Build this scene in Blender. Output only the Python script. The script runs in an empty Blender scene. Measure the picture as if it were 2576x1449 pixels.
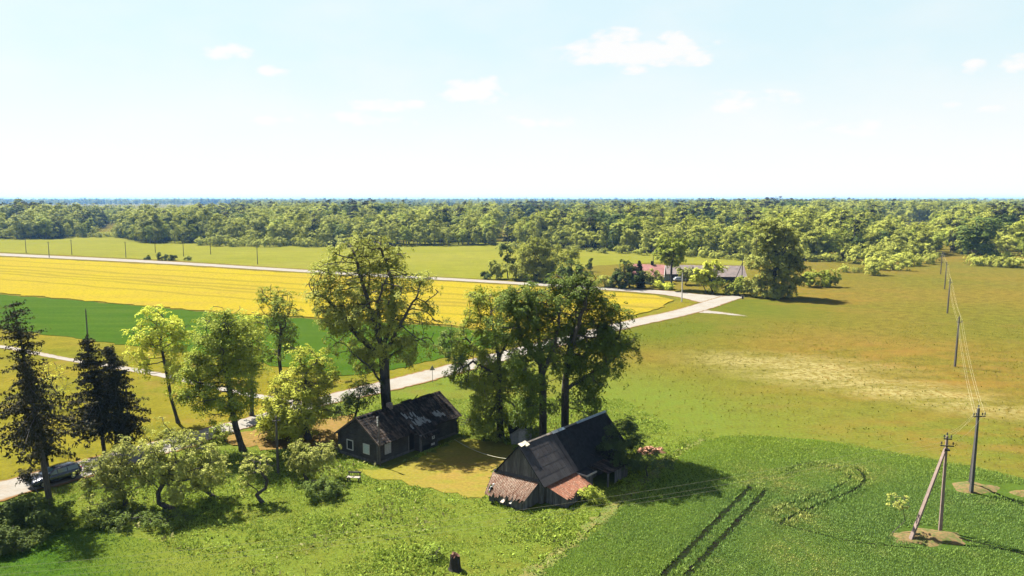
import bpy, bmesh, math, random
import numpy as np
from mathutils import Vector, Matrix
sc = bpy.context.scene
R = math.radians
# ---------------------------------------------------------------- camera, sky, sun, exposure
CAM_H, PITCH, FPX = 28.0, R(7.0), 731.0
cd = bpy.data.cameras.new('camera'); cam = bpy.data.objects.new('camera', cd); sc.collection.objects.link(cam)
cam.location = (0, 0, CAM_H); cam.rotation_euler = (R(90) - PITCH, 0, 0)
cd.sensor_width = 36; cd.lens = FPX / 1024 * 36; cd.clip_start = 0.5; cd.clip_end = 60000
sc.camera = cam
sc.view_settings.view_transform = 'Standard'; sc.view_settings.look = 'None'
sc.view_settings.gamma = 1; sc.view_settings.use_curve_mapping = False
sc.view_settings.exposure = 2.1
SUN_EL, SUN_AZ = R(53), math.atan2(-.76, .65)          # azimuth clockwise from +Y
sd = Vector((math.sin(SUN_AZ) * math.cos(SUN_EL), math.cos(SUN_AZ) * math.cos(SUN_EL), math.sin(SUN_EL)))
sl = bpy.data.lights.new('sun', 'SUN'); so = bpy.data.objects.new('sun', sl); sc.collection.objects.link(so)
sl.energy = 5.0; sl.angle = R(0.53); sl.color = (1.0, .94, .84)
so.rotation_euler = sd.to_track_quat('Z', 'Y').to_euler(); so.location = (0, 0, 120)
K = 5.9                                              # radiance of a white sunlit flat surface after exposure
w = bpy.data.worlds.new('World'); sc.world = w; w.use_nodes = True
wn, wl = w.node_tree.nodes, w.node_tree.links
wn.clear()
def wnode(t, **kw):
    n = wn.new(t)
    for k, v in kw.items(): setattr(n, k, v)
    return n
def wmath(op, a, b=None, c=None):
    n = wnode('ShaderNodeMath', operation=op)
    for i, v in enumerate((a, b, c)):
        if v is None: continue
        if isinstance(v, (int, float)): n.inputs[i].default_value = v
        else: wl.new(v, n.inputs[i])
    return n.outputs[0]
sky = wnode('ShaderNodeTexSky', sky_type='NISHITA', sun_disc=False, sun_elevation=SUN_EL, sun_rotation=SUN_AZ, altitude=100, air_density=1.0, dust_density=1.6, ozone_density=1.0)
geo = wnode('ShaderNodeTexCoord')
sep = wnode('ShaderNodeSeparateXYZ'); wl.new(geo.outputs['Generated'], sep.inputs[0])
el = wmath('ARCSINE', sep.outputs[2]); az = wmath('ARCTAN2', sep.outputs[0], sep.outputs[1])
# cloud puffs: real directions (azimuth, elevation, half sizes in degrees, strength)
def pix_dir(px, py):
    u = (px * 1024 / 2576 - 512) / FPX; v = (288 - py * 1024 / 2576) / FPX
    d = Vector((u, math.cos(PITCH) + v * math.sin(PITCH), -math.sin(PITCH) + v * math.cos(PITCH))).normalized()
    return math.atan2(d.x, d.y), math.asin(d.z)
comb = wnode('ShaderNodeCombineXYZ'); wl.new(az, comb.inputs[0]); wl.new(wmath('MULTIPLY', el, 2.2), comb.inputs[1])
cn = wnode('ShaderNodeTexNoise'); cn.inputs['Scale'].default_value = 26; cn.inputs['Detail'].default_value = 7; cn.inputs['Roughness'].default_value = .6
wl.new(comb.outputs[0], cn.inputs['Vector'])
cn2 = wnode('ShaderNodeTexNoise'); cn2.inputs['Scale'].default_value = 7; cn2.inputs['Detail'].default_value = 5
wl.new(comb.outputs[0], cn2.inputs['Vector'])
CLOUDS = [(1600, 130, 235, 44, 1), (1560, 100, 90, 35, .9), (1740, 140, 80, 30, .8), (1185, 232, 92, 36, 1), (570, 130, 75, 26, .75), (690, 178, 50, 18, .8), (960, 262, 105, 22, .7), (1880, 255, 150, 38, .55),
          (1300, 310, 60, 22, .6), (1400, 305, 60, 18, .6), (2450, 168, 40, 22, .7), (2560, 155, 60, 30, .8), (2400, 258, 40, 16, .5), (2500, 275, 50, 14, .5), (850, 300, 200, 24, .5), (2150, 320, 200, 30, .4), (1600, 175, 60, 18, .6), (1690, 100, 60, 26, .9), (1230, 215, 50, 26, .9), (1040, 265, 40, 16, .7), (700, 305, 90, 16, .5), (1000, 305, 90, 14, .5), (2210, 305, 60, 14, .4)]
acc = None
for px, py, rx, ry, st in CLOUDS:
    a0, e0 = pix_dir(px, py); a1, _ = pix_dir(px + rx, py); _, e1 = pix_dir(px, py - ry)
    dx = wmath('DIVIDE', wmath('SUBTRACT', az, a0), abs(a1 - a0)); dy = wmath('DIVIDE', wmath('SUBTRACT', el, e0), abs(e1 - e0))
    r2 = wmath('ADD', wmath('MULTIPLY', dx, dx), wmath('MULTIPLY', dy, dy))
    m = wmath('MULTIPLY', wmath('SUBTRACT', 1.25, r2), st)
    m = wmath('MAXIMUM', m, 0)
    acc = m if acc is None else wmath('MAXIMUM', acc, m)
cl = wmath('ADD', acc, wmath('MULTIPLY', wmath('SUBTRACT', cn.outputs[0], .55), 3.2))
clr = wnode('ShaderNodeMapRange', clamp=True); wl.new(cl, clr.inputs[0]); clr.inputs[1].default_value = .1; clr.inputs[2].default_value = .75
cmask = wmath('MULTIPLY', clr.outputs[0], wmath('MINIMUM', wmath('MULTIPLY', acc, 2.5), 1))
thin = wnode('ShaderNodeMapRange', clamp=True); wl.new(cn2.outputs[0], thin.inputs[0]); thin.inputs[1].default_value = .42; thin.inputs[2].default_value = .75; thin.inputs[4].default_value = .35
cmask = wmath('MULTIPLY', wmath('MAXIMUM', cmask, thin.outputs[0]), .8)
# whitish summer air thickening towards the horizon
def ramp_el(e0, e1):
    n = wnode('ShaderNodeMapRange', clamp=True, interpolation_type='SMOOTHSTEP'); wl.new(el, n.inputs[0])
    n.inputs[1].default_value = R(e0); n.inputs[2].default_value = R(e1); n.inputs[3].default_value = 1; n.inputs[4].default_value = 0; return n.outputs[0]
def wmix(f, a, b):
    n = wnode('ShaderNodeMix', data_type='RGBA')
    for i, v in ((0, f), (6, a), (7, b)):
        if isinstance(v, (tuple, int, float)): n.inputs[i].default_value = v
        else: wl.new(v, n.inputs[i])
    return n.outputs[2]
air = wmix(wmath('MULTIPLY', ramp_el(23, 29), .9), sky.outputs[0], (3.5, 4.35, 4.5, 1))
air = wmix(ramp_el(0, 12.5), air, (4.8, 4.75, 4.7, 1))
mc = wnode('ShaderNodeMix', data_type='RGBA'); wl.new(cmask, mc.inputs[0]); wl.new(air, mc.inputs[6]); mc.inputs[7].default_value = (4.9, 4.7, 4.6, 1)
bg = wnode('ShaderNodeBackground'); bg.inputs[1].default_value = .05; wl.new(mc.outputs[2], bg.inputs[0])
wo = wnode('ShaderNodeOutputWorld'); wl.new(bg.outputs[0], wo.inputs[0])

# ---------------------------------------------------------------- helpers
PS = 1024 / 2576
def ray(px, py):
    u = (px * PS - 512) / FPX; v = (288 - py * PS) / FPX
    return u, math.cos(PITCH) + v * math.sin(PITCH), -math.sin(PITCH) + v * math.cos(PITCH)
def G(px, py, z=0.0):                                   # a place on the ground (or at height z)
    d = ray(px, py); t = (z - CAM_H) / d[2]
    return Vector((d[0] * t, d[1] * t, z))
def P(px, py, y):                                       # a place at distance y
    d = ray(px, py); t = y / d[1]
    return Vector((d[0] * t, y, CAM_H + d[2] * t))
def pxm(y, z=8): return PS / FPX * (y * math.cos(PITCH) + (CAM_H - z) * math.sin(PITCH))   # metres per picture unit at distance y
def lin(c): return tuple(((v / 255) / 12.92 if v / 255 <= .04045 else ((v / 255 + .055) / 1.055) ** 2.4) for v in c)
SUNK = (1.0, .965, .90)
def A(*c): return tuple(min(.85, v / (K * k)) for v, k in zip(lin(c), SUNK)) + (1,)         # base colour that shows as c in full sun
def rgb(*c): return tuple(v * .62 for v in c) + (1,)
C = sc.collection.objects
def tag(o, label=None, cat=None, group=None, kind=None):
    if label: o['label'] = label
    if cat: o['category'] = cat
    if group: o['group'] = group
    if kind: o['kind'] = kind
    return o
def empty(name, loc, rz=0, label=None, cat=None, group=None):
    o = bpy.data.objects.new(name, None); C.link(o); o.location = loc; o.rotation_euler = (0, 0, rz); o.empty_display_size = .3
    return tag(o, label, cat, group)
def link(name, me, parent=None):
    o = bpy.data.objects.new(name, me); C.link(o)
    if parent: o.parent = parent
    return o
def copy_tree(o, parent=None):
    c = o.copy(); C.link(c)
    if parent: c.parent = parent
    for ch in list(o.children): copy_tree(ch, c)
    return c
class MB:
    def __init__(s): s.v = []; s.f = []; s.m = []; s.mi = 0
    def add(s, vs, fs):
        b = len(s.v); s.v += [tuple(p) for p in vs]
        for f in fs: s.f.append(tuple(b + i for i in f)); s.m.append(s.mi)
    def box(s, x0, y0, z0, x1, y1, z1, M=None):
        vs = [Vector(p) for p in ((x0, y0, z0), (x1, y0, z0), (x1, y1, z0), (x0, y1, z0), (x0, y0, z1), (x1, y0, z1), (x1, y1, z1), (x0, y1, z1))]
        if M: vs = [M @ p for p in vs]
        s.add(vs, [(3, 2, 1, 0), (4, 5, 6, 7), (0, 1, 5, 4), (1, 2, 6, 5), (2, 3, 7, 6), (3, 0, 4, 7)])
    def slab(s, a, b, c, d, t):                          # quad a b c d thickened downward along its normal
        a, b, c, d = map(Vector, (a, b, c, d)); n = (b - a).cross(d - a).normalized() * t
        s.add([a - n, b - n, c - n, d - n, a, b, c, d], [(3, 2, 1, 0), (4, 5, 6, 7), (0, 1, 5, 4), (1, 2, 6, 5), (2, 3, 7, 6), (3, 0, 4, 7)])
    def beam(s, p, q, w, h, w2=None, h2=None):
        p, q = Vector(p), Vector(q); d = (q - p).normalized(); u = Vector((0, 0, 1)) if abs(d.z) < .9 else Vector((0, 1, 0))
        x = d.cross(u).normalized(); y = x.cross(d); w2 = w2 or w; h2 = h2 or h
        vs = [p + x * a * w / 2 + y * b * h / 2 for a, b in ((-1, -1), (1, -1), (1, 1), (-1, 1))] + [q + x * a * w2 / 2 + y * b * h2 / 2 for a, b in ((-1, -1), (1, -1), (1, 1), (-1, 1))]
        s.add(vs, [(3, 2, 1, 0), (4, 5, 6, 7), (0, 1, 5, 4), (1, 2, 6, 5), (2, 3, 7, 6), (3, 0, 4, 7)])
    def tube(s, p, q, r0, r1=None, n=8, cap=True):
        p, q = Vector(p), Vector(q); r1 = r0 if r1 is None else r1; d = (q - p).normalized(); u = Vector((0, 0, 1)) if abs(d.z) < .9 else Vector((1, 0, 0))
        x = d.cross(u).normalized(); y = x.cross(d)
        vs = [p + (x * math.cos(t) + y * math.sin(t)) * r0 for t in [2 * math.pi * i / n for i in range(n)]] + [q + (x * math.cos(t) + y * math.sin(t)) * r1 for t in [2 * math.pi * i / n for i in range(n)]]
        fs = [(i, (i + 1) % n, n + (i + 1) % n, n + i) for i in range(n)]
        if cap: fs += [tuple(range(n - 1, -1, -1)), tuple(range(n, 2 * n))]
        s.add(vs, fs)
    def lathe(s, prof, n=12, c=(0, 0, 0), axis='z'):
        b = []
        for r, z in prof:
            for i in range(n):
                t = 2 * math.pi * i / n
                p = (r * math.cos(t), r * math.sin(t), z) if axis == 'z' else (r * math.cos(t), z, r * math.sin(t))
                b.append((p[0] + c[0], p[1] + c[1], p[2] + c[2]))
        k = len(prof); fs = [(j * n + i, j * n + (i + 1) % n, (j + 1) * n + (i + 1) % n, (j + 1) * n + i) for j in range(k - 1) for i in range(n)]
        s.add(b, fs + [tuple(range(n - 1, -1, -1)), tuple((k - 1) * n + i for i in range(n))])
    def build(s, name, mats, parent=None, smooth=False):
        me = bpy.data.meshes.new(name); me.from_pydata(s.v, [], s.f)
        for m in (mats if isinstance(mats, (list, tuple)) else [mats]): me.materials.append(m)
        me.polygons.foreach_set('material_index', s.m)
        if smooth: me.polygons.foreach_set('use_smooth', [True] * len(s.f))
        me.update(); return link(name, me, parent)
def quad_mesh(name, V, mat):                             # V: (n, k, 3) array of loose polygons
    n, k = V.shape[:2]; me = bpy.data.meshes.new(name)
    me.vertices.add(n * k); me.vertices.foreach_set('co', V.astype(np.float32).ravel())
    me.loops.add(n * k); me.loops.foreach_set('vertex_index', np.arange(n * k, dtype=np.int32))
    me.polygons.add(n); me.polygons.foreach_set('loop_start', np.arange(0, n * k, k, dtype=np.int32)); me.polygons.foreach_set('loop_total', np.full(n, k, dtype=np.int32))
    me.materials.append(mat); me.update(calc_edges=True); return me
def unit(v): return v / np.maximum(np.linalg.norm(v, axis=-1, keepdims=True), 1e-6)
def leaf_quads(cen, nor, size, rng, asp=.62, droop=0.0):
    n = len(cen); nor = unit(nor); t = unit(rng.normal(size=(n, 3)) + np.array([0, 0, -droop]))
    t = unit(t - nor * np.sum(t * nor, 1, keepdims=True)); b = np.cross(nor, t); L = (size * (.7 + .6 * rng.random(n)))[:, None]
    return np.stack([cen - t * L * .5, cen + b * L * asp * .5 - t * L * .05, cen + t * L * .5 - nor * L * .12, cen - b * L * asp * .5 - t * L * .05], 1)

# ---------------------------------------------------------------- materials
class NT:
    def __init__(s, name):
        s.m = bpy.data.materials.new(name); s.m.use_nodes = True; s.t = s.m.node_tree; s.n = s.t.nodes; s.l = s.t.links
        s.b = s.n['Principled BSDF']; s.out = s.n['Material Output']; s.b.inputs['Specular IOR Level'].default_value = .25
    def node(s, t, **kw):
        n = s.n.new(t)
        for k, v in kw.items(): setattr(n, k, v)
        return n
    def put(s, sock, v):
        if isinstance(v, bpy.types.NodeSocket): s.l.new(v, sock)
        else: sock.default_value = v
    def pos(s): return s.node('ShaderNodeNewGeometry').outputs['Position']
    def obj(s): return s.node('ShaderNodeTexCoord').outputs['Object']
    def island(s): return s.node('ShaderNodeNewGeometry').outputs['Random Per Island']
    def attr(s, n): return s.node('ShaderNodeAttribute', attribute_name=n).outputs['Fac']
    def math(s, op, a, b=0., c=0., clamp=False):
        n = s.node('ShaderNodeMath', operation=op, use_clamp=clamp); s.put(n.inputs[0], a); s.put(n.inputs[1], b); s.put(n.inputs[2], c); return n.outputs[0]
    def scale(s, vec, sx, sy, sz, rz=0):
        n = s.node('ShaderNodeMapping'); s.l.new(vec, n.inputs[0]); n.inputs['Scale'].default_value = (sx, sy, sz); n.inputs['Rotation'].default_value = (0, 0, rz); return n.outputs[0]
    def noise(s, vec, sc_, det=3, rough=.55, dist=0):
        n = s.node('ShaderNodeTexNoise'); s.l.new(vec, n.inputs['Vector']); n.inputs['Scale'].default_value = sc_; n.inputs['Detail'].default_value = det; n.inputs['Roughness'].default_value = rough; n.inputs['Distortion'].default_value = dist; return n.outputs[0]
    def rng(s, f, a, b, c=0., d=1.):
        n = s.node('ShaderNodeMapRange', clamp=True); s.put(n.inputs[0], f)
        for i, v in zip((1, 2, 3, 4), (a, b, c, d)): n.inputs[i].default_value = v
        return n.outputs[0]
    def mix(s, f, a, b, mode='MIX'):
        n = s.node('ShaderNodeMix', data_type='RGBA', blend_type=mode); s.put(n.inputs[0], f); s.put(n.inputs[6], a); s.put(n.inputs[7], b); return n.outputs[2]
    def mul(s, col, f):                                  # colour times a factor socket
        n = s.node('ShaderNodeVectorMath', operation='SCALE'); s.put(n.inputs[0], col if isinstance(col, bpy.types.NodeSocket) else col[:3]); s.put(n.inputs['Scale'], f); return n.outputs[0]
    def ell(s, vec, x, y, rx, ry, ang=0., soft=.5):      # soft patch of ground round (x, y)
        n = s.node('ShaderNodeMapping', vector_type='TEXTURE'); s.l.new(vec, n.inputs[0]); n.inputs['Location'].default_value = (x, y, 0); n.inputs['Rotation'].default_value = (0, 0, ang); n.inputs['Scale'].default_value = (rx, ry, 1e6)
        q = s.node('ShaderNodeVectorMath', operation='LENGTH'); s.l.new(n.outputs[0], q.inputs[0])
        return s.rng(q.outputs['Value'], 1 - soft, 1 + soft, 1., 0.)
    def bump(s, h, strength, dist=.1):
        n = s.node('ShaderNodeBump'); n.inputs['Strength'].default_value = strength; n.inputs['Distance'].default_value = dist; s.l.new(h, n.inputs['Height']); s.l.new(n.outputs[0], s.b.inputs['Normal'])
    def done(s, col=None, rough=.9, metal=0., spec=None):
        if col is not None: s.put(s.b.inputs['Base Color'], col)
        s.b.inputs['Roughness'].default_value = rough; s.b.inputs['Metallic'].default_value = metal
        if spec is not None: s.b.inputs['Specular IOR Level'].default_value = spec
        return s.m
def plain(name, col, rough=.8, metal=0., var=.3, scl=6., spec=.25):
    t = NT(name); v = t.noise(t.obj(), scl, 4); return t.done(t.mul(col, t.rng(v, .25, .75, 1 - var, 1 + var)), rough, metal, spec)
LEAF = 2.95                                            # leaves seen edge-on and half shaded need their full reflectance
def leafmat(name, c1, c2, trans=.3, c3=None):
    t = NT(name); r = t.island(); col = t.mix(r, c1, c2)
    big = t.noise(t.pos(), .45, 2); col = t.mix(t.rng(big, .35, .65), col, c3 or c1)
    oi = t.node('ShaderNodeObjectInfo').outputs['Random']; col = t.mul(col, t.rng(oi, 0, 1, .8 * LEAF, 1.2 * LEAF))
    t.put(t.b.inputs['Base Color'], col); t.b.inputs['Roughness'].default_value = .7; t.b.inputs['Specular IOR Level'].default_value = .04
    tr = t.node('ShaderNodeBsdfTranslucent'); t.l.new(t.mul(col, 1.15), tr.inputs[0])
    mx = t.node('ShaderNodeMixShader'); mx.inputs[0].default_value = trans * .5; t.l.new(t.b.outputs[0], mx.inputs[1]); t.l.new(tr.outputs[0], mx.inputs[2]); t.l.new(mx.outputs[0], t.out.inputs[0]); return t.m
# ---------------------------------------------------------------- ground, fields, roads
def densify(pts, rng, jit):
    out = []
    for a, b in zip(pts, pts[1:] + pts[:1]):
        d = (b - a).length; mid = ((a + b) / 2).length; n = max(1, int(d / max(.8, mid * .012)))
        for i in range(n):
            p = a.lerp(b, i / n); k = jit * min(1.2, .004 * max(30, p.length))
            out.append(Vector((p.x + rng.uniform(-k, k), p.y + rng.uniform(-k, k), 0)))
    return out
def sheet(name, px, z, mat, jit=1., skirt=0., seed=1):
    pts = densify([p if isinstance(p, Vector) else G(*p) for p in px], random.Random(seed), jit)
    bm = bmesh.new(); vs = [bm.verts.new((p.x, p.y, z)) for p in pts]; f = bm.faces.new(vs)
    if f.normal.z < 0: f.normal_flip()
    if skirt:
        lo = [bm.verts.new((p.x, p.y, z - skirt)) for p in pts]; n = len(vs)
        for i in range(n): bm.faces.new((vs[i], vs[(i + 1) % n], lo[(i + 1) % n], lo[i]))
    bmesh.ops.triangulate(bm, faces=[f]); bmesh.ops.recalc_face_normals(bm, faces=bm.faces)
    me = bpy.data.meshes.new(name); bm.to_mesh(me); bm.free(); me.materials.append(mat)
    return tag(link(name, me), kind='structure')
def resample(pts, n):
    d = [0.]
    for a, b in zip(pts, pts[1:]): d.append(d[-1] + (b - a).length)
    out = []
    for i in range(n):
        t = d[-1] * i / (n - 1); k = max(j for j in range(len(d) - 1) if d[j] <= t + 1e-6)
        out.append(pts[k].lerp(pts[k + 1], (t - d[k]) / max(1e-6, d[k + 1] - d[k])))
    return out
def smooth(pts, it=2):
    for _ in range(it):
        q = [pts[0]]
        for a, b in zip(pts, pts[1:]): q += [a.lerp(b, .25), a.lerp(b, .75)]
        pts = q + [pts[-1]]
    return pts
def ribbon(name, up, lo, z, mat, n=260, m=9, jit=.32, seed=3):
    r = random.Random(seed); a = resample(smooth([G(*p) for p in up]), n); b = resample(smooth([G(*p) for p in lo]), n)
    V, F, ac = [], [], []
    for i in range(n):
        ja, jb = r.uniform(-jit, jit), r.uniform(-jit, jit)
        for j in range(m):
            t = j / (m - 1); p = a[i].lerp(b[i], t); e = (b[i] - a[i]).normalized() * (ja * (1 - t) - jb * t if j in (0, m - 1) else 0)
            V.append((p.x + e.x, p.y + e.y, z)); ac.append(t)
    for i in range(n - 1):
        for j in range(m - 1): F.append((i * m + j, (i + 1) * m + j, (i + 1) * m + j + 1, i * m + j + 1))
    me = bpy.data.meshes.new(name); me.from_pydata(V, [], F); me.materials.append(mat)
    at = me.attributes.new('across', 'FLOAT', 'POINT'); at.data.foreach_set('value', ac); me.update()
    if me.polygons[0].normal.z < 0: me.flip_normals()
    return tag(link(name, me), kind='structure')

def grass_base(t, c1, c2, big=.03, fine=2.2, var=.32, sx=1., sy=1.):
    p = t.pos(); n1 = t.noise(t.scale(p, sx, sy, 1), big, 4, .6); n2 = t.noise(p, fine, 5, .7); n3 = t.noise(p, fine * .17, 3, .6)
    col = t.mix(t.rng(n1, .35, .65), c1, c2)
    v = t.math('MULTIPLY', t.rng(n2, .3, .7, 1 - var, 1 + var), t.rng(n3, .3, .7, 1 - var * .55, 1 + var * .55))
    return p, t.mul(col, v), n2, n3
# meadow
t = NT('meadow_grass'); p, col, n2, n3 = grass_base(t, A(166, 160, 62), A(186, 162, 70), .022, 2.6, .42)
pn = t.noise(t.scale(p, 1, 2.2, 1), .09, 5, .65); pf = t.noise(p, 1.1, 4, .75)
def spot(px, py, rx, ry, ang=0., soft=.6): g = G(px, py); return t.ell(p, g.x, g.y, rx, ry, ang, soft)
def both(a, b): return t.math('MULTIPLY', a, b)
green = t.math('MAXIMUM', t.ell(p, -8, 72, 62, 40, 0, .45), t.math('MAXIMUM', spot(1650, 1030, 14, 22, .3), spot(1100, 965, 26, 12, .6)))
col = t.mix(both(green, t.rng(n3, .25, .6, .55, 1)), col, t.mul(A(164, 184, 72), t.rng(n2, .3, .7, .72, 1.28)))
col = t.mix(both(t.math('MAXIMUM', spot(1700, 830, 10, 26, -1.0), spot(1880, 770, 22, 24)), .6), col, A(132, 158, 50))
org = t.math('MAXIMUM', spot(2290, 905, 22, 16), t.math('MAXIMUM', spot(2460, 975, 26, 14), t.math('MAXIMUM', spot(2030, 745, 14, 26), t.math('MAXIMUM', spot(2460, 652, 30, 20), spot(2560, 1100, 20, 9)))))
col = t.mix(both(both(org, t.rng(pn, .44, .62)), .6), col, A(222, 168, 84))
col = t.mix(both(t.rng(t.noise(t.scale(p, 1, 1.8, 1), .05, 5, .65), .56, .72), .4), col, A(206, 166, 92))
gw0, gw1 = G(1850, 905), G(2620, 1045); dw = gw1 - gw0; aw = math.atan2(dw.y, dw.x); mid = (gw0 + gw1) / 2
wht = t.math('MAXIMUM', t.ell(p, mid.x, mid.y, dw.length / 2, 7, aw, .5), t.math('MAXIMUM', spot(1980, 915, 15, 7, -.3), spot(2130, 960, 16, 6, -.5)))
col = t.mix(both(both(wht, t.rng(pn, .34, .54)), t.rng(pf, .40, .57)), col, A(250, 232, 148))
col = t.mix(both(t.rng(t.noise(p, .8, 3, .7), .66, .74), .4), col, A(240, 218, 116))
t.bump(n2, .5, .25); M_meadow = t.done(col, .95, 0., 0.)
def grid_sheet(name, xs, ys, z, mat):
    V = [(x, y, z) for y in ys for x in xs]; nx = len(xs)
    F = [(j * nx + i, j * nx + i + 1, (j + 1) * nx + i + 1, (j + 1) * nx + i) for j in range(len(ys) - 1) for i in range(nx - 1)]
    me = bpy.data.meshes.new(name); me.from_pydata(V, [], F); me.materials.append(mat); me.update(); return tag(link(name, me), kind='structure')
def steps(a, b, near, g=1.35):
    o = [a]; d = near
    while o[-1] + d < b: o.append(o[-1] + d); d *= g
    return o + [b]
xs = [-v for v in reversed(steps(0, 16000, 25))][:-1] + steps(0, 16000, 25)
grid_sheet('meadow', xs, [-200] + steps(0, 18000, 25), 0., M_meadow)
# far hay meadow between the forest and the upper road
t = NT('hay_meadow_grass'); p, col, n2, n3 = grass_base(t, A(206, 202, 80), A(192, 192, 70), .012, .8, .16, 1, 2)
col = t.mix(t.math('MULTIPLY', t.rng(t.noise(t.scale(p, .3, 2, 1, .3), .05, 3), .5, .7), .4), col, A(196, 184, 104)); M_hay = t.done(col, .95, 0., 0.)
FOREST_EDGE = [(-260, 606), (-60, 602), (140, 602), (270, 594), (360, 613), (500, 612), (820, 621), (1250, 618), (1500, 631), (1640, 639), (1870, 651), (2020, 657), (2160, 650), (2400, 642), (2576, 646), (2800, 652)]
sheet('hay_meadow', [(-260, 623), (-60, 630), (0, 634), (400, 653), (800, 679), (1250, 704), (1400, 690), (1500, 668), (1640, 660), (1870, 668), (1870, 640), (1640, 628), (1500, 620), (1250, 606), (820, 608), (360, 600), (270, 585), (-60, 592), (-260, 594)], .03, M_hay, .6)
# rapeseed
t = NT('rapeseed_flowers'); p = t.pos()
ra, rb = G(0, 640), G(1250, 707); rd = (rb - ra).normalized(); rn = Vector((-rd.y, rd.x, 0)); rang = math.atan2(rd.y, rd.x)
n1 = t.noise(t.scale(p, .25, 1, 1, -rang), .12, 4, .6); n2 = t.noise(p, 1.3, 5, .75); n3 = t.noise(p, .3, 4, .6)
col = t.mix(t.rng(n1, .38, .66), A(255, 228, 62), A(246, 214, 84)); col = t.mix(t.rng(n2, .5, .72, 0, .75), col, A(206, 188, 72)); col = t.mix(t.math('MULTIPLY', t.rng(n3, .52, .7), .5), col, A(255, 226, 60))
col = t.mul(col, t.rng(n2, .3, .7, 1.16, .84))
dot = t.node('ShaderNodeVectorMath', operation='DOT_PRODUCT'); t.l.new(p, dot.inputs[0]); dot.inputs[1].default_value = rn
wob = t.math('ADD', dot.outputs['Value'], t.math('MULTIPLY', t.noise(p, .03, 2), 8.)); line = None
for px, py, wd in ((0, 668, 1.6), (0, 684, 1.8), (0, 690, 1.3), (0, 655, 1.2), (800, 720, 1.6), (1000, 745, 1.5), (400, 735, 1.2)):
    o = rn.dot(G(px, py)) + 4; l = t.rng(t.math('ABSOLUTE', t.math('SUBTRACT', wob, o)), wd * .4, wd * 1.3, 1, 0); line = l if line is None else t.math('MAXIMUM', line, l)
col = t.mix(t.math('MULTIPLY', line, .36), col, A(150, 146, 62)); t.bump(n2, .6, .3); M_rape = t.done(col, .95, 0., 0.)
t = NT('rapeseed_stems'); M_stem = t.done(A(120, 140, 50), .9)
sheet('rapeseed_field', [(-260, 632), (-100, 641), (0, 647), (400, 667), (800, 692), (1250, 717), (1506, 734), (1620, 742), (1668, 749), (1688, 756), (1680, 766), (1650, 778), (1593, 797), (1420, 832), (1330, 848), (1250, 834), (1102, 817), (845, 803), (585, 790), (300, 764), (0, 739), (-100, 732), (-260, 722)], .2, M_rape, 1.1, .2)
# young green crop behind the trees
t = NT('green_crop'); p = t.pos(); n2 = t.noise(p, 1.6, 5, .7); n1 = t.noise(t.scale(p, .15, 1, 1, -rang), .25, 3)
col = t.mul(t.mix(t.rng(n1, .35, .65), A(100, 140, 42), A(118, 150, 48)), t.rng(n2, .3, .7, .8, 1.2)); t.bump(n2, .5, .2); M_crop = t.done(col, .95, 0., 0.)
sheet('green_crop_field', [(-260, 724), (-100, 734), (0, 741), (300, 766), (585, 793), (845, 806), (1102, 820), (1250, 837), (1322, 852), (1250, 870), (1110, 903), (985, 931), (860, 948), (740, 930), (640, 910), (480, 888), (320, 868), (77, 837), (0, 828), (-260, 800)], .1, M_crop, 1.1, .1)
# verge meadow between the crop and the roads
t = NT('verge_grass'); p, col, n2, n3 = grass_base(t, A(196, 178, 62), A(170, 170, 58), .05, 1.8, .28); t.bump(n2, .5, .2)
col = t.mix(t.math('MULTIPLY', t.rng(t.noise(p, .16, 4, .6), .55, .7), .5), col, A(214, 176, 86)); M_verge = t.done(col, .95, 0., 0.)
sheet('verge_meadow', [(-260, 795), (0, 826), (320, 866), (640, 908), (860, 946), (1110, 901), (1250, 868), (1330, 846), (1593, 795), (1650, 776), (1700, 758), (1692, 745), (1720, 748), (1756, 762), (1715, 779), (1593, 804), (1170, 907), (984, 954), (850, 987), (598, 1058), (320, 1129), (0, 1212), (-300, 1290)], .02, M_verge, .8)
# roads
t = NT('gravel'); p = t.pos(); ac = t.attr('across'); n2 = t.noise(p, 3.5, 4, .7); n1 = t.noise(p, .35, 4, .6)
col = t.mix(t.rng(n1, .4, .7, 0, .8), A(255, 246, 226), A(240, 220, 190)); col = t.mul(col, t.rng(n2, .3, .7, .88, 1.1))
edge = t.rng(t.math('ABSOLUTE', t.math('SUBTRACT', t.math('ADD', ac, t.math('MULTIPLY', t.math('SUBTRACT', n1, .5), .1)), .5)), .40, .47); col = t.mix(edge, col, A(206, 158, 96))
M_road = t.done(col, .95, 0., 0.)
road_up = [(-300, 1288), (0, 1211), (206, 1157), (320, 1128), (485, 1085), (598, 1057), (700, 1028), (850, 985), (984, 953), (1140, 914), (1400, 849), (1593, 802), (1690, 783), (1756, 763), (1790, 752), (1826, 743), (1873, 746)]
road_lo = [(-300, 1342), (0, 1262), (88, 1238), (200, 1208), (330, 1172), (501, 1119), (631, 1075), (700, 1054), (850, 1012), (980, 986), (1123, 950), (1400, 874), (1597, 822), (1701, 801), (1757, 787), (1800, 774), (1840, 759), (1873, 748)]
ribbon('gravel_road', road_up, road_lo, .07, M_road)
ribbon('field_road', [(-300, 621), (0, 637), (400, 655.5), (800, 681), (1250, 706), (1506, 722), (1611, 727), (1701, 733), (1757, 740), (1826, 743), (1860, 746)], [(-300, 628), (0, 644), (400, 662.5), (800, 688), (1250, 712.5), (1506, 729), (1611, 736), (1679, 743), (1725, 752), (1765, 764), (1820, 764)], .055, M_road, 260, 5)
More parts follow.
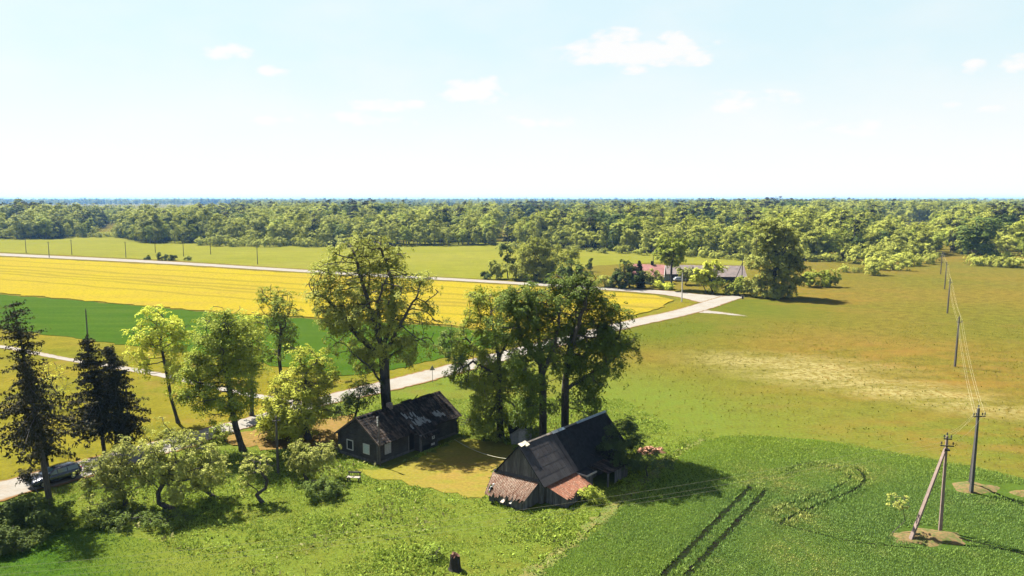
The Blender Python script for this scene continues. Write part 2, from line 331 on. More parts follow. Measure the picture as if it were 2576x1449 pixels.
ribbon('farm_path', [(-200, 850), (0, 866), (90, 884), (178, 902), (300, 919), (413, 938), (557, 974), (645, 991), (790, 1014)], [(-200, 858), (0, 875), (90, 893), (178, 911), (300, 930), (413, 950), (557, 985), (645, 1003), (780, 1028)], .05, M_road, 120, 5)
ribbon('meadow_track', [(1770, 780), (1800, 783), (1850, 790), (1880, 795)], [(1755, 787), (1795, 789), (1850, 794), (1880, 796)], .04, M_road, 30, 5)
# mown yard and bare earth
t = NT('mown_grass'); p = t.pos(); n2 = t.noise(p, 3, 5, .7); yg = G(1190, 1190); yr = t.noise(t.scale(p, .3, 1, 1, -.4), .9, 4, .6)
col = t.mix(t.math('MULTIPLY', t.ell(p, yg.x, yg.y, 7, 6, .6, .7), t.rng(yr, .3, .55)), A(206, 200, 80), A(230, 194, 98)); col = t.mul(col, t.rng(n2, .3, .7, .78, 1.2)); t.bump(n2, .4, .1); M_yard = t.done(col, .95, 0., 0.)
sheet('mown_yard', [(905, 1183), (960, 1180), (1060, 1150), (1160, 1100), (1250, 1108), (1300, 1130), (1262, 1165), (1240, 1195), (1222, 1238), (1215, 1256), (1150, 1246), (1060, 1228), (1000, 1212), (940, 1208)], .04, M_yard, 2.2)
t = NT('bare_earth'); p = t.pos(); n2 = t.noise(p, 2.2, 5, .7); col = t.mix(t.rng(n2, .4, .6), A(232, 184, 112), A(196, 170, 88)); M_earth = t.done(col, .95, 0., 0.)
sheet('bare_ground', [(590, 1125), (560, 1105), (600, 1085), (660, 1072), (750, 1060), (840, 1050), (905, 1040), (870, 1085), (850, 1130), (835, 1145), (760, 1120), (690, 1130)], .035, M_earth, 3.)
# lawn at the lower left and the sown field at the lower right
t = NT('lawn_grass'); p, col, n2, n3 = grass_base(t, A(104, 148, 44), A(122, 156, 50), .08, 2.4, .26); ly = G(480, 1420)
col = t.mix(t.math('MULTIPLY', t.ell(p, ly.x, ly.y, 9, 3.2, -.5, .8), .8), col, t.mul(A(182, 190, 74), t.rng(n2, .3, .7, .8, 1.2))); t.bump(n2, .5, .15); M_lawn = t.done(col, .95, 0., 0.)
sheet('lawn', [(-260, 1560), (-260, 1440), (-60, 1412), (60, 1380), (150, 1335), (230, 1328), (330, 1350), (450, 1385), (560, 1425), (660, 1462), (760, 1510), (800, 1560)], .03, M_lawn, 2.2)
t = NT('wheat_soil'); p, col, n2, n3 = grass_base(t, A(112, 142, 58), A(122, 150, 62), .06, 4.5, .3); wg = G(2170, 1330); col = t.mix(t.ell(p, wg.x, wg.y, 26, 15, .2, .45), t.mul(A(140, 170, 58), t.rng(n2, .3, .7, .75, 1.25)), col); M_wsoil = t.done(col, .95, 0., 0.)
WHEAT = [(1225, 1580), (1340, 1462), (1380, 1428), (1500, 1332), (1602, 1243), (1655, 1195), (1695, 1159), (1728, 1134), (1754, 1119), (1789, 1105), (1827, 1099), (1880, 1096), (2000, 1104), (2150, 1120), (2300, 1148), (2450, 1175), (2576, 1205), (2800, 1262), (2900, 1400), (2900, 1580)]
sheet('wheat_field', WHEAT, .03, M_wsoil, 2.)
# trodden edge path beside the sown field, and bare spots round the poles
ribbon('field_margin', [(1290, 1462), (1370, 1400), (1480, 1312), (1570, 1240), (1660, 1160), (1715, 1121), (1752, 1110), (1775, 1104)], [(1340, 1462), (1390, 1420), (1503, 1328), (1602, 1243), (1695, 1159), (1728, 1132), (1756, 1117), (1776, 1106)], .045, (lambda t: (t.pos(), t.done(t.mix(t.rng(t.noise(t.pos(), 1.5, 4, .7), .35, .6), A(196, 178, 84), A(150, 172, 60)), .95))[1])(NT('margin_grass')), 60, 5, .5)
t = NT('dug_earth'); p = t.pos(); n2 = t.noise(p, 1.6, 5, .7); M_dug = t.done(t.mul(t.mix(t.rng(n2, .46, .58), A(200, 164, 100), A(146, 154, 64)), t.rng(t.noise(p, 5, 3), .3, .7, .8, 1.2)), .95)
def mound(px, py, rx, ry, h, seed):
    g = G(px, py); r = random.Random(seed); V = [(0, 0, h)]; F = []; n = 26; ks = (.35, .65, 1.)
    ph = [r.uniform(.75, 1.2) for _ in range(n)]
    for k in ks:
        for i in range(n):
            a = 2 * math.pi * i / n; q = k * (ph[i] * .5 + .5 * ph[i - 1]); V.append((rx * q * math.cos(a), ry * q * math.sin(a), max(0.01, h * (1 - k * k) * r.uniform(.4, 1.5)) if k < 1 else -.05))
    for i in range(n): F.append((0, 1 + i, 1 + (i + 1) % n))
    for j in range(2):
        for i in range(n): F.append((1 + j * n + i, 1 + (j + 1) * n + i, 1 + (j + 1) * n + (i + 1) % n, 1 + j * n + (i + 1) % n))
    me = bpy.data.meshes.new('earth_mound'); me.from_pydata(V, [], F); me.materials.append(M_dug); me.polygons.foreach_set('use_smooth', [True] * len(F)); o = link('earth_mound', me); o.location = (g.x, g.y, .05); o['kind'] = 'structure'
for a in ((2345, 1352, 2.8, 1.7, .28, 1), (2452, 1228, 2.3, 1.7, .2, 2), (2574, 1243, 1.2, .9, .2, 3), (2275, 1355, 1.5, 1.1, .15, 4)): mound(*a)
# ---------------------------------------------------------------- old log house
rnd = random.Random(11)
t = NT('weathered_log'); o_ = t.obj(); g1 = t.noise(t.scale(o_, .6, .6, 14), 2.2, 5, .65); g2 = t.noise(o_, .8, 3)
M_log = t.done(t.mul(t.mix(t.rng(g1, .35, .7), rgb(.030, .027, .025), rgb(.105, .095, .088)), t.rng(g2, .3, .7, .6, 1.3)), .85)
t = NT('decayed_roof'); o_ = t.obj(); sv = t.scale(o_, 2.6, .5, .5); a1 = t.noise(sv, 1.3, 5, .7); a2 = t.noise(o_, .9, 4, .7); a3 = t.noise(o_, 3.4, 4, .7); il = t.island()
col = t.mix(t.rng(a1, .45, .66), rgb(.016, .015, .014), rgb(.10, .078, .062)); col = t.mul(col, t.rng(il, 0, 1, .45, 1.5))
col = t.mix(t.math('MULTIPLY', t.rng(a3, .60, .70), t.rng(a2, .45, .6)), col, rgb(.22, .2, .18)); col = t.mix(t.rng(a2, .58, .68, 0, .6), col, rgb(.10, .05, .03))
M_hroof = t.done(col, .95, 0., .05)
M_tin = plain('grey_tin', rgb(.23, .245, .24), .75, .0, .35, 3.)
M_white = plain('old_white_paint', rgb(.62, .62, .58), .7, 0, .2, 8.)
M_pale = plain('pale_blue_boards', rgb(.50, .60, .62), .7, 0, .25, 9.)
M_greyboard = plain('grey_board_shutter', rgb(.42, .42, .42), .8, 0, .3, 9.)
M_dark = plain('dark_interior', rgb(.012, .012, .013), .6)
M_brick = plain('old_brick', rgb(.25, .2, .18), .9, 0, .5, 5.)
M_stone = plain('field_stone', rgb(.12, .115, .11), .9, 0, .5, 3.)
hx, hy, ha, HW, HL, HE, HR_, HG, HO = -14.14, 74.59, .938, 6.12, 12.82, 2.52, 4.63, .33, .46
house = empty('log_house', (hx, hy, 0), ha, 'long abandoned dark log house with decayed patchy roof in the clearing', 'house')
mb = MB(); mb.box(-.05, -.05, -.1, HL + .05, HW + .05, .28); mb.build('stone_plinth', M_stone, house)
mb = MB(); zc = .28; sl_ = (HR_ - HE) / (HW / 2)
while zc < HR_ - .2:
    z1 = zc + .21; j = rnd.uniform(-.02, .02)
    if z1 < HE + .05:
        for (x0, y0, x1, y1) in ((0, 0, HL, .16), (0, HW - .16, HL, HW)): q = rnd.uniform(-.018, .018); mb.box(x0 - .0, y0 + q, zc, x1, y1 + q, z1 - .018)
        for (x0, x1) in ((-.01, .15), (HL - .15, HL + .01)): q = rnd.uniform(-.018, .018); mb.box(x0 + q, .17, zc + .02, x1 + q, HW - .17, z1)
    else:
        e = max(0, (z1 - HE)) / sl_
        for (x0, x1) in ((-.01, .12), (HL - .12, HL + .01)): q = rnd.uniform(-.018, .018); mb.box(x0 + q, e + .02, zc + .02, x1 + q, HW - e - .02, z1)
    zc = z1
mb.build('wall', M_log, house)
for (x, y) in ((0, 0), (0, HW), (HL, 0), (HL, HW)):
    mb = MB(); mb.box(x - .13, y - .13, .05, x + .13, y + .13, HE); mb.build('corner_board', plain('grey_corner_board', rgb(.1, .095, .09), .85, 0, .4, 4.) if (x, y) == (0, 0) else M_log, house)
def roof_slopes(mb, x0, x1, w_, oe, ez, rz, rows, cols, jit, th, rnd, ragged=0.):
    for side in (0, 1):
        def pt(x, s, up=0.):
            y = -oe + (w_ / 2 + oe) * s; z = ez + (rz - ez) * s + up
            return (x, y if side == 0 else w_ - y, z)
        a, b, c, d = pt(x0, 0, -.03), pt(x1, 0, -.03), pt(x1, 1, -.03), pt(x0, 1, -.03); mb.slab(*((a, b, c, d) if side == 0 else (b, a, d, c)), .05)
        for r in range(rows):
            for c_ in range(cols):
                xa = x0 + (x1 - x0) * (c_ + rnd.uniform(-.15, .15)) / cols; xb = x0 + (x1 - x0) * (c_ + 1 + rnd.uniform(-.15, .1)) / cols; xa, xb = max(x0, xa), min(x1, xb)
                if rnd.random() < ragged: continue
                s0 = r / rows - rnd.uniform(0, .3) / rows; s1 = min(1, (r + 1.12) / rows); k = rnd.uniform(.0, jit)
                q = [pt(xa, s0, .02 + k), pt(xb, s0, .02 + rnd.uniform(0, jit)), pt(xb, s1, .004), pt(xa, s1, .004)]
                mb.slab(*(q if side == 0 else (q[1], q[0], q[3], q[2])), th)
mb = MB(); roof_slopes(mb, -HG, HL + HG, HW, HO, HE - HO * sl_, HR_, 13, 44, .035, .015, rnd, .06)
roof = mb.build('roof', M_hroof, house)
M_barge = plain('brown_barge_board', rgb(.11, .08, .06), .9, 0, .5, 3.)
for x in (-HG, HL + HG - .06):
    for s in (0, 1):
        p0 = (x, -HO, HE - HO * sl_ - .04) if s == 0 else (x, HW + HO, HE - HO * sl_ - .04); mb = MB(); mb.beam(p0, (x, HW / 2, HR_ - .03), .05, .2); mb.build('barge_board', M_barge, roof)
mb = MB(); x = -HG
while x < HL + HG - .3:
    L = rnd.uniform(.9, 2.2); x1 = min(HL + HG, x + L); dz = rnd.uniform(-.03, .06) + (.1 if 6.2 < x < 8 else 0)
    for s in (-1, 1): mb.slab((x, HW / 2, HR_ + .06 + dz), (x1, HW / 2, HR_ + .06 + dz), (x1, HW / 2 + s * .2, HR_ - .07 + dz), (x, HW / 2 + s * .2, HR_ - .07 + dz), .03)
    x = x1 + rnd.uniform(0, .05)
mb.beam((8.7, HW / 2, HR_), (9.2, HW / 2 - .1, HR_ + .42), .1, .05); mb.build('ridge_board', M_hroof, roof)
def on_slope(x, s, up): return (x, -HO + (HW / 2 + HO) * s, HE - HO * sl_ + (HR_ - HE + HO * sl_) * s + up)
for (xc, sc_, n) in ((7.2, .10, 14), (5.9, .42, 6), (9.6, .22, 7), (10.4, .14, 5), (6.1, .10, 7)):
    mb = MB()
    for i in range(n):
        a = xc + rnd.gauss(0, .42 if n > 20 else .34); s = sc_ + abs(rnd.gauss(0, .13 if n > 12 else .08)); W_ = rnd.uniform(.15, .42); Hh = rnd.uniform(.06, .2); sk = rnd.uniform(-.12, .12)
        up = .06 + rnd.uniform(0, .03); mb.slab(on_slope(a, s, up), on_slope(a + W_, s + sk * .3, up), on_slope(a + W_ * .8 + sk, s + Hh, up), on_slope(a + sk, s + Hh * .8, up), .012)
    mb.build('roof_patch', M_tin, roof)
mb = MB()
for k in range(5):
    for i in range(7 if k < 4 else 4):
        a = 2 * math.pi * (i + .5 * (k % 2)) / 7; mb.box(4.75 + .24 * math.cos(a) - .13, HW / 2 + .24 * math.sin(a) - .1, HR_ - .35 + k * .16, 4.75 + .24 * math.cos(a) + .13, HW / 2 + .24 * math.sin(a) + .1, HR_ - .35 + k * .16 + .15)
mb.box(4.5, HW / 2 - .24, HR_ - .5, 5.0, HW / 2 + .24, HR_ + .2); mb.build('chimney', M_brick, roof)
def window(face, u0, u1, z0, z1, fill, name='window'):
    def bx(mb, a0, c0, a1, c1, d0, d1):
        if face == 'x': mb.box(-d1, a0, c0, -d0, a1, c1)
        else: mb.box(a0, -d1 + (face == 'p') * -1.03, c0, a1, -d0 + (face == 'p') * -1.03, c1)
    mb = MB(); k = .09; bx(mb, u0, z0, u0 + k, z1, .03, .09); bx(mb, u1 - k, z0, u1, z1, .03, .09); bx(mb, u0 + k, z1 - k, u1 - k, z1, .03, .088); bx(mb, u0 + k, z0, u1 - k, z0 + k, .03, .088)
    if fill is M_dark and z1 < 0: bx(mb, (u0 + u1) / 2 - .025, z0 + k, (u0 + u1) / 2 + .025, z1 - k, .04, .07)
    f = mb.build(name, M_white if fill is not M_greyboard else M_greyboard, house)
    mb = MB(); n = 1 if fill is M_dark else 5
    for i in range(n): a = u0 + k + (u1 - u0 - 2 * k) * i / n; bx(mb, a + .004, z0 + k, a + (u1 - u0 - 2 * k) / n - .004, z1 - k, .02, .045 if n == 1 else .06 + .008 * (i % 2))
    mb.build('pane' if fill is M_dark else 'shutter', fill, f); return f
window('x', 3.84, 4.86, .72, 1.86, M_dark); window('x', 1.28, 2.26, .80, 1.90, M_pale); window('y', .88, 1.80, .82, 2.05, M_greyboard)
mb = MB(); mb.box(-.07, 2.86, 3.1, -.01, 3.3, 3.45); mb.build('gable_hatch', M_log, house)
mb = MB(); mb.box(5.4, -1.0, .05, 8.2, -.02, 1.9); ann = mb.build('porch', M_log, house)
mb = MB()
for i in range(11): x = 5.25 + i * .28; mb.slab((x, -1.32, 1.52 + rnd.uniform(-.04, .02)), (x + .27, -1.32, 1.52 + rnd.uniform(-.04, .02)), (x + .27, -.35, 2.34), (x, -.35, 2.34), .03)
mb.build('porch_roof', M_hroof, ann)
window('p', 7.2, 7.58, 1.02, 1.42, M_dark)
mb = MB(); mb.box(5.34, -1.08, 0, 5.54, -.9, 1.95); mb.build('porch_post', plain('grey_post', rgb(.15, .145, .14), .85, 0, .3, 5.), ann)
mb = MB(); mb.box(4.55, -.07, .25, 5.3, -.02, 2.1); dr = mb.build('door', M_dark, house); mb = MB(); mb.box(4.45, -.1, .1, 4.55, -.02, 2.15); mb.build('door_frame', plain('door_jamb', rgb(.2, .19, .18), .8), dr)
mb = MB(); mb.box(7.1, -1.09, .32, 7.42, -1.01, .52); mb.box(7.52, -1.09, .32, 7.62, -1.01, .56); mb.build('vent_board', M_white, ann)
mb = MB(); mb.box(5.8, -1.06, .1, 6.9, -1.01, .62); mb.build('cellar_hatch', M_dark, ann)

# ---------------------------------------------------------------- barn with lean-tos
t = NT('grey_barn_board'); o_ = t.obj(); g1 = t.noise(t.scale(o_, 9, 9, .7), 1.6, 5, .7); il = t.island()
M_board = t.done(t.mul(t.mix(t.rng(g1, .35, .65), rgb(.055, .055, .056), rgb(.19, .185, .18)), t.rng(il, 0, 1, .55, 1.2)), .85)
t = NT('dark_roof_sheet'); o_ = t.obj(); il = t.island(); a = t.noise(o_, 6, 4, .75); a2 = t.noise(o_, 1.2, 3)
col = t.mul(t.mix(t.rng(a2, .35, .65), rgb(.060, .055, .058), rgb(.085, .08, .08)), t.rng(il, 0, 1, .9, 1.1)); M_sheet = t.done(t.mix(t.rng(a, .68, .76), col, rgb(.2, .17, .15)), .95, 0., .05)
t = NT('tar_roof'); o_ = t.obj(); a = t.noise(o_, 2.2, 5, .75); a2 = t.noise(o_, 9, 3, .7)
M_tar = t.done(t.mix(t.rng(a2, .62, .72, 0, .5), t.mix(t.rng(a, .35, .7), rgb(.014, .015, .016), rgb(.04, .042, .046)), rgb(.07, .07, .07)), .95, 0., .05)
t = NT('rusty_corrugated_roof'); o_ = t.obj(); a = t.noise(t.scale(o_, .6, 3, .6), 1.5, 5, .75); a2 = t.noise(o_, 5, 4, .8)
col = t.mix(t.rng(a, .34, .6), rgb(.27, .205, .15), rgb(.17, .075, .04)); col = t.mix(t.rng(a2, .52, .62, 0, .85), col, rgb(.40, .33, .25)); M_corr = t.done(t.mix(t.rng(a2, .40, .34), col, rgb(.10, .055, .04)), .85)
t = NT('red_rusted_roof'); o_ = t.obj(); a = t.noise(o_, 2.2, 5, .75); a2 = t.noise(o_, 6.5, 4, .8)
col = t.mix(t.rng(a, .38, .6), rgb(.30, .11, .055), rgb(.19, .085, .05)); col = t.mix(t.rng(a2, .55, .63, 0, .85), col, rgb(.42, .30, .21)); M_rust = t.done(t.mix(t.rng(a2, .42, .36, 0, .8), col, rgb(.16, .08, .05)), .9)
bx_, by_, ba, BW, BL, BE, BR, BG, BO = 2.752, 64.409, .867, 5.32, 14.26, 2.22, 5.07, .2, .386
barn = empty('barn', (bx_, by_, 0), ba, 'steep grey board barn with dark roof and rusty lean-tos', 'barn')
bsl = (BR - BE) / (BW / 2); BEO = BE - BO * bsl
mb = MB()
def boards(mb, p0, p1, z0, topf, rnd, th=.03, bw=.17, gap=.01):
    p0, p1 = Vector(p0), Vector(p1); L = (p1 - p0).length; d = (p1 - p0) / L; n = Vector((d.y, -d.x, 0)); s = 0
    while s < L - .02:
        e = min(L, s + bw * rnd.uniform(.8, 1.2)); q = n * rnd.uniform(0, .018)
        a, b = p0 + d * s + q, p0 + d * (e - gap) + q; za, zb = topf(s / L), topf(e / L); zz = z0 + rnd.uniform(-.05, .08)
        vs = [(a.x, a.y, zz), (b.x, b.y, zz), (b.x, b.y, zb), (a.x, a.y, za)]; vs += [(v[0] - n.x * th, v[1] - n.y * th, v[2]) for v in vs]
        mb.add(vs, [(0, 1, 2, 3), (7, 6, 5, 4), (0, 4, 5, 1), (1, 5, 6, 2), (2, 6, 7, 3), (3, 7, 4, 0)]); s = e
gab = lambda f: BE + (BR - BE) * (1 - abs(2 * f - 1)) - .06
boards(mb, (0, BW, 0), (0, 0, 0), 0, gab, rnd); boards(mb, (BL, 0, 0), (BL, BW, 0), 0, gab, rnd)
boards(mb, (.02, .0, 0), (BL - .02, .0, 0), 0, lambda f: BE, rnd); boards(mb, (BL - .02, BW, 0), (.02, BW, 0), 0, lambda f: BE, rnd)
mb.build('wall', M_board, barn)
def bs(x, s, up, side=0):
    y = -BO + (BW / 2 + BO) * s; return (x, y if side == 0 else BW - y, BEO + (BR - BEO) * s + up)
XD = 5.35; mb = MB()
for side in (0, 1):
    q = [bs(-BG, 0, -.02, side), bs(BL + BG, 0, -.02, side), bs(BL + BG, 1, -.02, side), bs(-BG, 1, -.02, side)]; mb.slab(*(q if side == 0 else (q[1], q[0], q[3], q[2])), .06)
broof = mb.build('roof', M_tar, barn)
mb = MB(); rows, cols = 5, 9
for side in (0, 1):
    for r in range(rows):
        for c_ in range(cols):
            xa, xb = -BG + (XD + BG) * c_ / cols + .006, -BG + (XD + BG) * (c_ + 1) / cols - .006; s0, s1 = r / rows - .012, (r + 1) / rows; k = rnd.uniform(.0, .012)
            q = [bs(xa, s0, .024 + k * .5, side), bs(xb, s0, .024 + rnd.uniform(0, .006), side), bs(xb, s1, .014, side), bs(xa, s1, .014, side)]; mb.slab(*(q if side == 0 else (q[1], q[0], q[3], q[2])), .009)
mb.build('roof_sheet', M_sheet, broof)
mb = MB()
for side in (0, 1):
    for r in range(6):
        x = XD
        while x < BL + BG - .1:
            xb = min(BL + BG, x + rnd.uniform(1.4, 3.)); s0, s1 = r / 6 - .01, (r + 1.02) / 6; s1 = min(1, s1)
            q = [bs(x + .005, s0, .03 + rnd.uniform(0, .02), side), bs(xb, s0, .03 + rnd.uniform(0, .02), side), bs(xb, s1, .012, side), bs(x + .005, s1, .012, side)]; mb.slab(*(q if side == 0 else (q[1], q[0], q[3], q[2])), .012); x = xb
mb.build('tar_paper', M_tar, broof)
M_bluetin = plain('blue_grey_tin', rgb(.30, .38, .44), .45, 0, .25, 3.)
def cap(x0, x1, m, w_=.22, dz=.05):
    mb = MB()
    for s in (-1, 1): mb.slab((x0, BW / 2, BR + dz + .03), (x1, BW / 2, BR + dz + .03), (x1, BW / 2 + s * w_, BR + dz + .03 - w_ * .8), (x0, BW / 2 + s * w_, BR + dz + .03 - w_ * .8), .02)
    mb.build('ridge_cap', m, broof)
cap(1.0, 4.0, plain('brown_ridge', rgb(.22, .19, .16), .8, 0, .4, 3.), .12, .02); cap(4.0, 4.85, plain('tan_ridge', rgb(.4, .33, .27), .8), .16, .03); cap(4.85, 5.8, M_white, .24, .06); cap(5.85, 6.9, M_bluetin, .24, .06)
cap(7.0, 9.0, plain('brown_ridge_tin', rgb(.2, .18, .16), .8), .14, .03); cap(9.0, BL + BG, M_bluetin, .2, .05)
mb = MB(); mb.slab((-.15, 2.3, 5.02), (.5, 2.35, 5.1), (.55, 2.75, 5.2), (-.1, 2.8, 5.18), .05); mb.slab((.4, 2.15, 4.95), (.95, 2.2, 5.0), (.9, 2.75, 5.26), (.35, 2.7, 5.24), .1); mb.build('ridge_scrap', plain('cream_scrap', rgb(.62, .56, .42), .8, 0, .3, 5.), broof)
def corrugated(name, TL, TR, BR_, BL_, nw, rows, amp, mat, parent, holes=(), rag=.12, sag=.0, seed=1, smooth=False):
    r = random.Random(seed); TL, TR, BR_, BL_ = map(Vector, (TL, TR, BR_, BL_)); nc = nw * 4; V = []; F = []; ragg = [r.uniform(-rag, rag * .4) for _ in range(nw + 2)]
    for i in range(rows + 1):
        for j in range(nc + 1):
            u, v = j / nc, i / rows; vv = v * (1 + ragg[int(u * nw)] * (v ** 6)); a = TL.lerp(TR, u); b = BL_.lerp(BR_, u); p = a.lerp(b, vv)
            p.z += amp * math.cos(2 * math.pi * j / 4) - sag * math.sin(math.pi * u) * math.sin(math.pi * min(1, v)) + (r.uniform(-.012, .012) if rag else 0); V.append(p)
    for i in range(rows):
        for j in range(nc):
            u, v = (j + .5) / nc, (i + .5) / rows
            if any(((u - a) / ru) ** 2 + ((v - b) / rv) ** 2 < 1 + r.uniform(-.3, .3) for a, b, ru, rv in holes): continue
            F.append((i * (nc + 1) + j, (i + 1) * (nc + 1) + j, (i + 1) * (nc + 1) + j + 1, i * (nc + 1) + j + 1))
    me = bpy.data.meshes.new(name); me.from_pydata(V, [], F); me.materials.append(mat)
    o = link(name, me, parent); md = o.modifiers.new('thickness', 'SOLIDIFY'); md.thickness = .02; return o
# lean-to against the gable
mb = MB(); boards(mb, (-2.2, .45, 0), (-.03, .45, 0), 0, lambda f: .86 + .95 * f, rnd); boards(mb, (-2.6, 4.2, 0), (-2.2, .45, 0), 0, lambda f: .8, rnd); boards(mb, (-.03, 5.9, 0), (-2.6, 4.2, 0), 0, lambda f: 1.55 - .75 * f, rnd)
l1 = mb.build('lean_to', M_board, barn); l1['label'] = 'lean-to with tattered rusty corrugated roof under the gable'
corrugated('lean_to_roof', (-.02, 6.0, 1.66), (-.02, .35, 2.0), (-2.5, .2, .92), (-3.05, 4.35, .82), 30, 9, .035, M_corr, l1, ((.10, .72, .055, .16),), .13, .08, 5)
mb = MB(); boards(mb, (.06, 5.9, 0), (.06, .3, 0), 1.6, lambda f: 1.95 + .25 * f, rnd, .02, .3); mb.mi = 0; mb.slab((-.1, 5.9, 1.75), (-.1, .3, 2.12), (.0, .3, 2.35), (.0, 5.9, 1.98), .03); mb.build('flashing_board', plain('dark_flashing', rgb(.06, .06, .065), .8), l1)
# lean-to on the long side
mb = MB(); boards(mb, (.55, -.05, 0), (.75, -2.2, 0), 0, lambda f: 1.6 - .7 * f, rnd); boards(mb, (.75, -2.2, 0), (4.8, -1.9, 0), 0, lambda f: .88, rnd)
l2 = mb.build('lean_to', M_board, barn); l2['label'] = 'lean-to with red rusted roof along the long side'
corrugated('lean_to_roof', (.38, -.12, 1.68), (5.0, .0, 1.72), (4.85, -2.25, 1.0), (.62, -2.55, .86), 34, 9, .012, M_rust, l2, ((.45, .98, .12, .06),), .12, .05, 9)
# small door box and open shed further along
mb = MB(); boards(mb, (5.3, -1.2, 0), (6.7, -1.1, 0), 0, lambda f: 1.45, rnd); boards(mb, (5.3, -.04, 0), (5.3, -1.2, 0), 0, lambda f: 1.6 - .15 * f, rnd); boards(mb, (6.7, -1.1, 0), (6.7, -.04, 0), 0, lambda f: 1.45 + .15 * f, rnd); l3 = mb.build('entrance_box', M_board, barn)
mb = MB(); mb.slab((5.15, -1.35, 1.5), (6.85, -1.25, 1.5), (6.85, -.02, 1.72), (5.15, -.02, 1.72), .05); bxr = mb.build('box_roof', M_tar, l3)
mb = MB(); mb.box(5.12, -1.46, 1.42, 6.88, -1.36, 1.56); mb.box(5.05, -1.4, 1.5, 5.15, -.1, 1.62); mb.build('edge_board', plain('pale_edge_board', rgb(.4, .37, .33), .8, 0, .3), bxr)
mb = MB(); boards(mb, (8.6, -2.4, 0), (11.2, -2.3, 0), 0, lambda f: 1.4, rnd); boards(mb, (11.2, -2.3, 0), (11.2, -.04, 0), 0, lambda f: 1.4 + .35 * f, rnd); l4 = mb.build('open_shed', M_board, barn); mb = MB(); mb.beam((7.4, -2.4, 0), (7.4, -2.4, 1.4), .14, .14); mb.build('post', M_board, l4)
mb = MB()
for i in range(12): x = 7.2 + i * .36; mb.slab((x, -2.6 + rnd.uniform(-.12, .1), 1.45), (x + .35, -2.6 + rnd.uniform(-.12, .1), 1.45), (x + .35, -.02, 1.85), (x, -.02, 1.85), .03)
mb.build('shed_roof', M_hroof, l4)
def bw_(x, y, z): return Matrix.Translation((bx_, by_, 0)) @ Matrix.Rotation(ba, 4, 'Z') @ Vector((x, y, z))
mb = MB(); mb.beam((0, 0, 0), (1.55, .12, .62), .2, .03); o = mb.build('plank', plain('bleached_plank', rgb(.6, .56, .48), .8, 0, .3, 5.)); o.location = bw_(-2.85, 1.45, .62); o.rotation_euler = (0, 0, ba); tag(o, 'long bleached plank leaning on the rusty corrugated lean-to roof', 'plank')
mb = MB(); mb.beam((0, 0, 0), (.75, 0, .38), .34, .03); o = mb.build('plank', plain('pale_board', rgb(.5, .4, .32), .8, 0, .3, 5.)); o.location = bw_(-2.95, 2.35, .5); o.rotation_euler = (0, 0, ba); tag(o, 'short wide board at the lower edge of the corrugated roof', 'plank')
mb = MB(); mb.tube((0, 0, 0), (.35, .25, .1), .05, .05, 7); mb.tube((.35, .25, .1), (.75, .12, .25), .06, .04, 7); mb.tube((.3, .2, .08), (.15, .5, .12), .045, .03, 7); mb.lathe([(.05, .25), (.12, .3), (.11, .4), (.05, .45)], 9, (.75, .12, 0)); o = mb.build('white_scrap', M_white); o.location = bw_(-2.3, 4.45, .86); o.rotation_euler = (0, 0, ba); tag(o, 'twisted white scrap stuck in the hole of the corrugated roof', 'scrap')

# grey shed behind the barn
s0 = G(1287, 1119); tl, ap = P(1286, 1088, s0.y), P(1318, 1071, s0.y); sw = 2.35; hs, hp = tl.z, ap.z
shed = empty('grey_shed', (s0.x, s0.y, 0), .08, 'small grey board shed under the trees behind the barn', 'shed')
mb = MB(); f_ = lambda f: hs + (hp - hs) * (1 - abs(2 * f - 1)); boards(mb, (0, 0, 0), (sw, 0, 0), 0, f_, rnd); boards(mb, (sw, 3, 0), (0, 3, 0), 0, f_, rnd); boards(mb, (0, 3, 0), (0, 0, 0), 0, lambda f: hs, rnd); boards(mb, (sw, 0, 0), (sw, 3, 0), 0, lambda f: hs, rnd)
mb.build('wall', plain('pale_grey_board', rgb(.30, .30, .30), .85, 0, .35, 5.), shed)
mb = MB(); mb.slab((-.25, -.2, hs - .12), (-.25, 3.2, hs - .12), (sw / 2, 3.2, hp + .06), (sw / 2, -.2, hp + .06), -.06); mb.slab((sw + .25, 3.2, hs - .12), (sw + .25, -.2, hs - .12), (sw / 2, -.2, hp + .06), (sw / 2, 3.2, hp + .06), -.06); mb.build('roof', M_tar, shed)
mb = MB(); mb.box(.8, -.06, .05, 1.6, -.03, 1.6); mb.build('door', M_greyboard, shed)
# ---------------------------------------------------------------- trees
t = NT('bark'); o_ = t.obj(); a = t.noise(t.scale(o_, 5, 5, 1), 2, 5, .7); M_bark = t.done(t.mix(t.rng(a, .35, .65), rgb(.035, .03, .026), rgb(.12, .105, .09)), .9)
t = NT('grey_bark'); o_ = t.obj(); a = t.noise(t.scale(o_, 4, 4, 1), 2, 5, .7); M_gbark = t.done(t.mix(t.rng(a, .35, .65), rgb(.10, .095, .08), rgb(.26, .24, .21)), .9)
L_maple = leafmat('maple_leaf', A(206, 208, 82), A(146, 164, 58), .34, A(172, 184, 68))
L_lime = leafmat('fresh_leaf', A(240, 238, 92), A(200, 208, 72), .4, A(222, 224, 82))
L_big = leafmat('bronze_leaf', A(208, 208, 98), A(152, 162, 72), .38, A(186, 188, 88))
L_dark = leafmat('deep_leaf', A(142, 158, 66), A(98, 118, 48), .3, A(120, 138, 58))
L_apple = leafmat('apple_leaf', A(204, 202, 104), A(152, 160, 70), .34, A(182, 184, 86))
L_willow = leafmat('willow_leaf', A(112, 128, 72), A(80, 96, 56), .2, A(96, 112, 64))
L_spruce = leafmat('spruce_needle', A(76, 70, 38), A(46, 48, 26), .08, A(60, 58, 32))
L_weed = leafmat('weed_leaf', A(181, 195, 78), A(141, 168, 63), .34, A(162, 183, 68))
